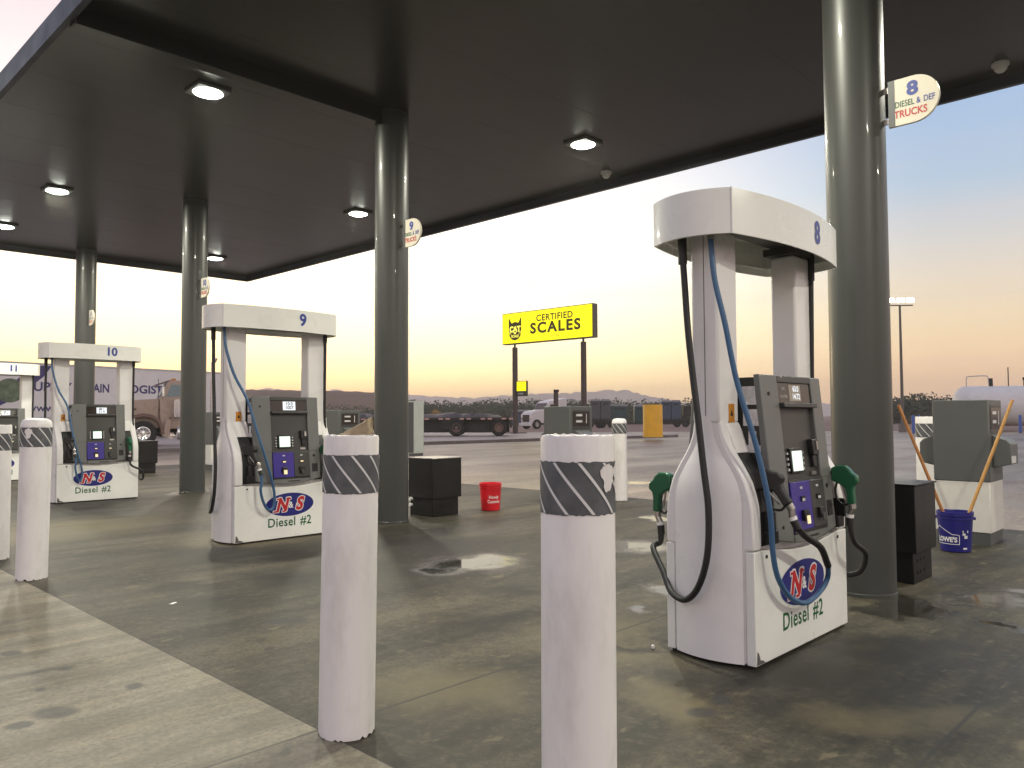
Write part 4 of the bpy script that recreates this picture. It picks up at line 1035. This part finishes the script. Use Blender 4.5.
bxo('frame', 'chassis', t, -5, 1.5, -.5, .5, .5, .8)

# portable toilets in rows on low trailers
def toilet(c, z, m, label, rz):
    t = thing('portable_toilet', label, 'portable toilet', (c.x, c.y, z), rz, 'portable toilets')
    bm = new(); box(bm, -.56, .56, -.56, .56, 0, 2.05); obj('cabin', bm, m, t, bev=.04)
    bm = new(); hexa(bm, [(-.6, -.6, 2.055), (.6, -.6, 2.055), (.6, .6, 2.055), (-.6, .6, 2.055), (-.45, -.6, 2.28), (.45, -.6, 2.28), (.45, .6, 2.28), (-.45, .6, 2.28)]); obj('roof', bm, 'toiletroof', t, bev=.03)
    bm = new(); box(bm, -.38, .38, -.585, -.565, .1, 1.95); obj('door', bm, m, t, bev=.02)
    bm = new(); box(bm, -.3, .3, -.592, -.586, 1.65, 1.85); obj('vent', bm, 'chassis', t)
def flat_wagon(x0, x1, y, D, label, zd=.95, wheels=(.2, .8)):
    a, b = gd(x0, y, D), gd(x1, y, D); d = Vector((b.x-a.x, b.y-a.y, 0)); ln = d.length; an = math.atan2(d.y, d.x)
    t = thing('toilet_trailer', label, 'trailer', (a.x, a.y, .004), an, 'low trailers carrying portable toilets')
    bxo('deck', 'chassis', t, 0, ln, -.7, .9, zd-.16, zd-.002)
    bxo('side_skirt', 'chassis', t, .2, ln-.2, -.6, .8, zd-.5, zd-.16)
    for f in wheels:
        for dx in (-.5, .5): wheel(t, ln*f+dx, -.65, .42, .42, .3, side=-1, rim='chassis')
    return a, d.normalized(), ln, an
a, d, ln, an = flat_wagon(590, 610, 424, 88, 'dark low trailer under the slate toilets right of the sign post')
for i, lab in enumerate(['slate portable toilet on the trailer, first right of the sign post', 'slate portable toilet on the trailer, second right of the sign post']): toilet(a+d*(.55+i*1.16), .96, 'toilet_g', lab, an)
for i, (px, D, m, lab) in enumerate([(609.5, 92, 'toilet_t', 'teal portable toilet standing right of the slate toilets'), (616.0, 96, 'toilet_t', 'middle teal portable toilet above the domed bollard'), (622, 96, 'toilet_t', 'rightmost teal portable toilet of the row by the domed bollard'), (638.5, 98, 'toilet_t', 'teal portable toilet half hidden by the yellow pole base'),
                     (521, 112, 'toilet_b', 'blue portable toilet left of the white semi truck'), (527, 112, 'toilet_b', 'blue portable toilet touching the white semi truck'), (515.5, 118, 'toilet_b', 'blue portable toilet beside the left sign post')]):
    c = gd(px, 420, D); toilet(c, .004 if i > 3 else .45, m, lab, an)
a, d, ln, an = flat_wagon(660, 688, 424, 92, 'dark low trailer right of the yellow pole base', .9, (.72,))
for i, lab in enumerate(['blue portable toilet on the trailer next to the yellow pole base', 'blue portable toilet, second from the yellow pole base']): toilet(a+d*(.62+i*1.18), .91, 'toilet_b', lab, an)
bxo_ = thing('equipment_crate', 'dark low crate on the trailer left of pump 8', 'crate', a+d*2.9+Vector((0, 0, .91)), an)
bxo('crate_box', 'chassis', bxo_, -.2, .7, -.5, .5, 0, 1.1, bev=.03); bxo('crate_lid', 'tarp', bxo_, -.22, .72, -.52, .52, 1.102, 1.2, bev=.03)

# white storage tank at the right
c = gd(954, 431, 62); q = gd(1100, 431, 60); d = Vector((q.x-c.x, q.y-c.y, 0)).normalized(); an = math.atan2(d.y, d.x)
t = thing('storage_tank', 'long white horizontal gas tank behind the grey dispenser at right', 'tank', (c.x, c.y, 0), an)
R_ = 1.56
bm = new(); prof = [(.0001, 0)] + [(R_*math.sin(a), R_*.55*(1-math.cos(a))) for a in [PI/2*i/8 for i in range(1, 9)]] + [(R_, 20)] 
lathe(bm, prof, 40)
for v in bm.verts: v.co = Vector((v.co.z, v.co.x, v.co.y+R_+.42))
obj('shell', bm, 'tank', t)
bm = new()
for x in (2.2, 9, 16): box(bm, x, x+.5, -1.2, 1.2, 0, .75)
obj('saddle', bm, 'kerb', t)
bm = new(); tube(bm, [(1.0, 0, 3.4), (1.0, 0, 4.1), (1.15, 0, 4.3), (2.3, 0, 4.35), (2.55, 0, 4.2), (2.6, 0, 3.6)], .04, 8, 4); obj('vent_pipe', bm, 'lamphouse', t)
bm = new(); rod(bm, (2.75, 0, 3.5), (2.75, 0, 4.15), .14, n=12); rod(bm, (4.0, 0, 3.5), (4.0, 0, 5.0), .04, n=8); rod(bm, (5.1, 0, 3.5), (5.1, 0, 4.1), .05, n=8); rod(bm, (5.1, 0, 4.0), (5.1, 0, 4.2), .1, n=8); obj('valve', bm, 'chassis', t)
for i, (x, y, lab) in enumerate([(913.5, 433.5, 'blue guard post left of the white tank'), (1020.5, 434, 'blue guard post in front of the white tank at the right edge'), (919, 424, 'blue guard post beside the bollard behind the dispenser')]):
    c = gd(x, y, 54 if i < 2 else 62)
    t = thing('guard_post', lab, 'post', (c.x, c.y, .003), 0, 'blue guard posts')
    bm = new(); lathe(bm, [(.1, 0), (.1, 1.2), (.07, 1.27), (.0001, 1.29)], 16); obj('post', bm, 'bluepost', t)
    bm = new(); lathe(bm, [(.13, 0), (.13, .03), (.1, .05)], 16); obj('base_ring', bm, 'kerb', t)

# lot light pole
t = thing('light_pole', 'tall thin pole with lit floodlights at right of the nearest column', 'street light', (63.94, 20.35, 0))
bm = new(); rod(bm, (0, 0, .6), (0, 0, 9.75), .13, .08, 12); obj('pole', bm, 'pole', t)
bm = new(); lathe(bm, [(.32, 0), (.3, .6), (.0001, .61)], 20); obj('footing', bm, 'kerb', t)
q = Vector((cy_, -sy_, 0))
bm = new(); rod(bm, q*-1.0+Vector((0, 0, 9.75)), q*1.0+Vector((0, 0, 9.75)), .05, n=8); arm = obj('cross_arm', bm, 'pole', t)
for s in (-.75, .0, .75):
    bm = new(); p = q*s+Vector((0, 0, 9.95)); fd = Vector((-sy_, -cy_, 0))
    r_ = q*.33; 
    hexa(bm, [p-r_+fd*.02, p+r_+fd*.02, p+r_+fd*.18, p-r_+fd*.18] + [v+Vector((0, 0, .34)) for v in (p-r_, p+r_, p+r_+fd*.1, p-r_+fd*.1)]); hs = obj('floodlight', bm, 'pole', t)
    bm = new(); bm.faces.new([bm.verts.new(v) for v in (p-r_*.9+fd*.185+Vector((0, 0, .02)), p+r_*.9+fd*.185+Vector((0, 0, .02)), p+r_*.9+fd*.115+Vector((0, 0, .32)), p-r_*.9+fd*.115+Vector((0, 0, .32)))]); obj('lens', bm, 'floodlit', hs)

# ------------------------------------------------------------------ vegetation
def leaves(bm, c, rx, rz, n, s, rnd):
    for _ in range(n):
        th = rnd.uniform(0, 2*PI); r = math.sqrt(rnd.random()); h = rnd.random()
        rr = r*rx*(1-.55*h*h)
        p = Vector((c[0]+rr*math.cos(th), c[1]+rr*math.sin(th), c[2]+h*rz*(1-.35*r*r)))
        a = Vector((rnd.gauss(0, 1), rnd.gauss(0, 1), rnd.gauss(0, .7))).normalized()*s*rnd.uniform(.6, 1.4); b = a.orthogonal().normalized()*s*rnd.uniform(.4, .9)
        bm.faces.new([bm.verts.new(p+v) for v in (a, b, -a, -b)])
rnd = random.Random(11)
def brushline(x0, x1, D0, D1, h0, h1, step, mm, name='brush', dens=90):
    bm = new(); x = x0
    while x < x1:
        D = rnd.uniform(D0, D1); c = gd(x, 417, D); h = rnd.uniform(h0, h1)*(D/D0)
        leaves(bm, (c.x, c.y, -.1), h*.8, h, dens*3, h*.055, rnd)
        x += step*rnd.uniform(.6, 1.4)
    return kind(obj(name, bm, mm, sharp=180), 'stuff')
o = brushline(395, 705, 128, 165, 3.0, 4.3, 1.6, 'leaf1'); o['label'] = 'low line of olive desert brush along the skyline behind the trailers'; o['category'] = 'brush'
o = brushline(395, 705, 120, 140, 1.6, 2.6, 2.4, 'leaf2', 'dry_brush'); o['label'] = 'drier brownish brush growing low in front of the olive brush'; o['category'] = 'brush'
o = brushline(855, 1050, 120, 140, 3.2, 5.0, 2.4, 'leaf1', 'thicket'); o['label'] = 'dark thicket of desert trees left of the white tank'; o['category'] = 'thicket'
o = brushline(855, 1050, 112, 122, 1.2, 2.2, 3.5, 'leaf2', 'dry_scrub'); o['label'] = 'low dry scrub in front of the dark thicket at right'; o['category'] = 'scrub'
o = brushline(230, 400, 100, 130, 1.8, 3.0, 2.4, 'leaf1', 'scrub'); o['label'] = 'green scrub at the foot of the reddish hill'; o['category'] = 'scrub'
c = gd(436, 417, 105)
t = thing('yellow_bush', 'yellowish bush standing out of the brush above the flatbed trailer', 'bush', (c.x, c.y, 0))
bm = new(); leaves(bm, (0, 0, .3), 1.3, 2.1, 260, .22, rnd); obj('foliage', bm, 'leafy', t, sharp=180)
bm = new()
for i in range(5): rod(bm, (0, 0, 0), (rnd.uniform(-.7, .7), rnd.uniform(-.7, .7), 1.5), .05, .02, 6)
obj('stem', bm, 'bark', t)

# ------------------------------------------------------------------ hill and mountains
def ridge(name, pts, D, depth, m, jit, seed, base=-2):
    """pts: (picture x, height of crest in metres)"""
    rn = random.Random(seed); bm = new(); rows = 9; out = []
    xs = []
    for (x0, h0), (x1, h1) in zip(pts, pts[1:]):
        k = max(2, int(abs(x1-x0)/4))
        for i in range(k): xs.append((x0+(x1-x0)*i/k, h0+(h1-h0)*i/k))
    xs.append(pts[-1])
    for (x, h) in xs:
        row = []; hj = h*(1+rn.uniform(-jit, jit))
        for r in range(rows):
            f = r/(rows-1); s = math.sin(PI*f)**1.3
            p = gd(x, 417, D+depth*(f-.5)); z = hj*s*(1+rn.uniform(-jit, jit)*1.5*(0 if r == rows//2 else 1)) if 0 < r < rows-1 else base
            row.append(bm.verts.new((p.x, p.y, z)))
        out.append(row)
    for a, b in zip(out, out[1:]):
        for r in range(rows-1): bm.faces.new((a[r], b[r], b[r+1], a[r+1]))
    return kind(obj(name, bm, m, sharp=180), 'structure')
ridge('hill', [(60, 3), (130, 8), (200, 12), (247, 13.2), (290, 12.9), (340, 12.6), (376, 11.8), (410, 8.5), (440, 4), (470, 0)], 330, 170, 'hill', .015, 5)
ridge('mountains', [(150, 24.6), (230, 52.2), (270, 57.1), (300, 51.2), (340, 55.1), (385, 40.3), (412, 44.4), (440, 40.8), (470, 37.2), (505, 42.0), (540, 45.6), (575, 46.8), (605, 52.8), (625, 51.0), (650, 39.6), (680, 28.8), (700, 24.0), (760, 26.4), (860, 22.8), (960, 24.0), (1060, 18.0)], 1500, 360, 'mount', .05, 8, -5)

# ------------------------------------------------------------------ evening haze
hm = bpy.data.materials.new('haze_air'); hm.use_nodes = True; ht = hm.node_tree; ht.nodes.clear()
pv = ht.nodes.new('ShaderNodeVolumePrincipled'); pv.inputs['Color'].default_value = (.96, .92, .86, 1); pv.inputs['Density'].default_value = .00065; pv.inputs['Anisotropy'].default_value = .5
ho = ht.nodes.new('ShaderNodeOutputMaterial'); ht.links.new(pv.outputs[0], ho.inputs['Volume'])
bm = new(); box(bm, -2000, 2000, -2000, 2000, -6.5, 82); o = obj('haze', bm, hm); kind(o, 'stuff'); o['label'] = 'pale evening haze lying over the desert'; o['category'] = 'haze'
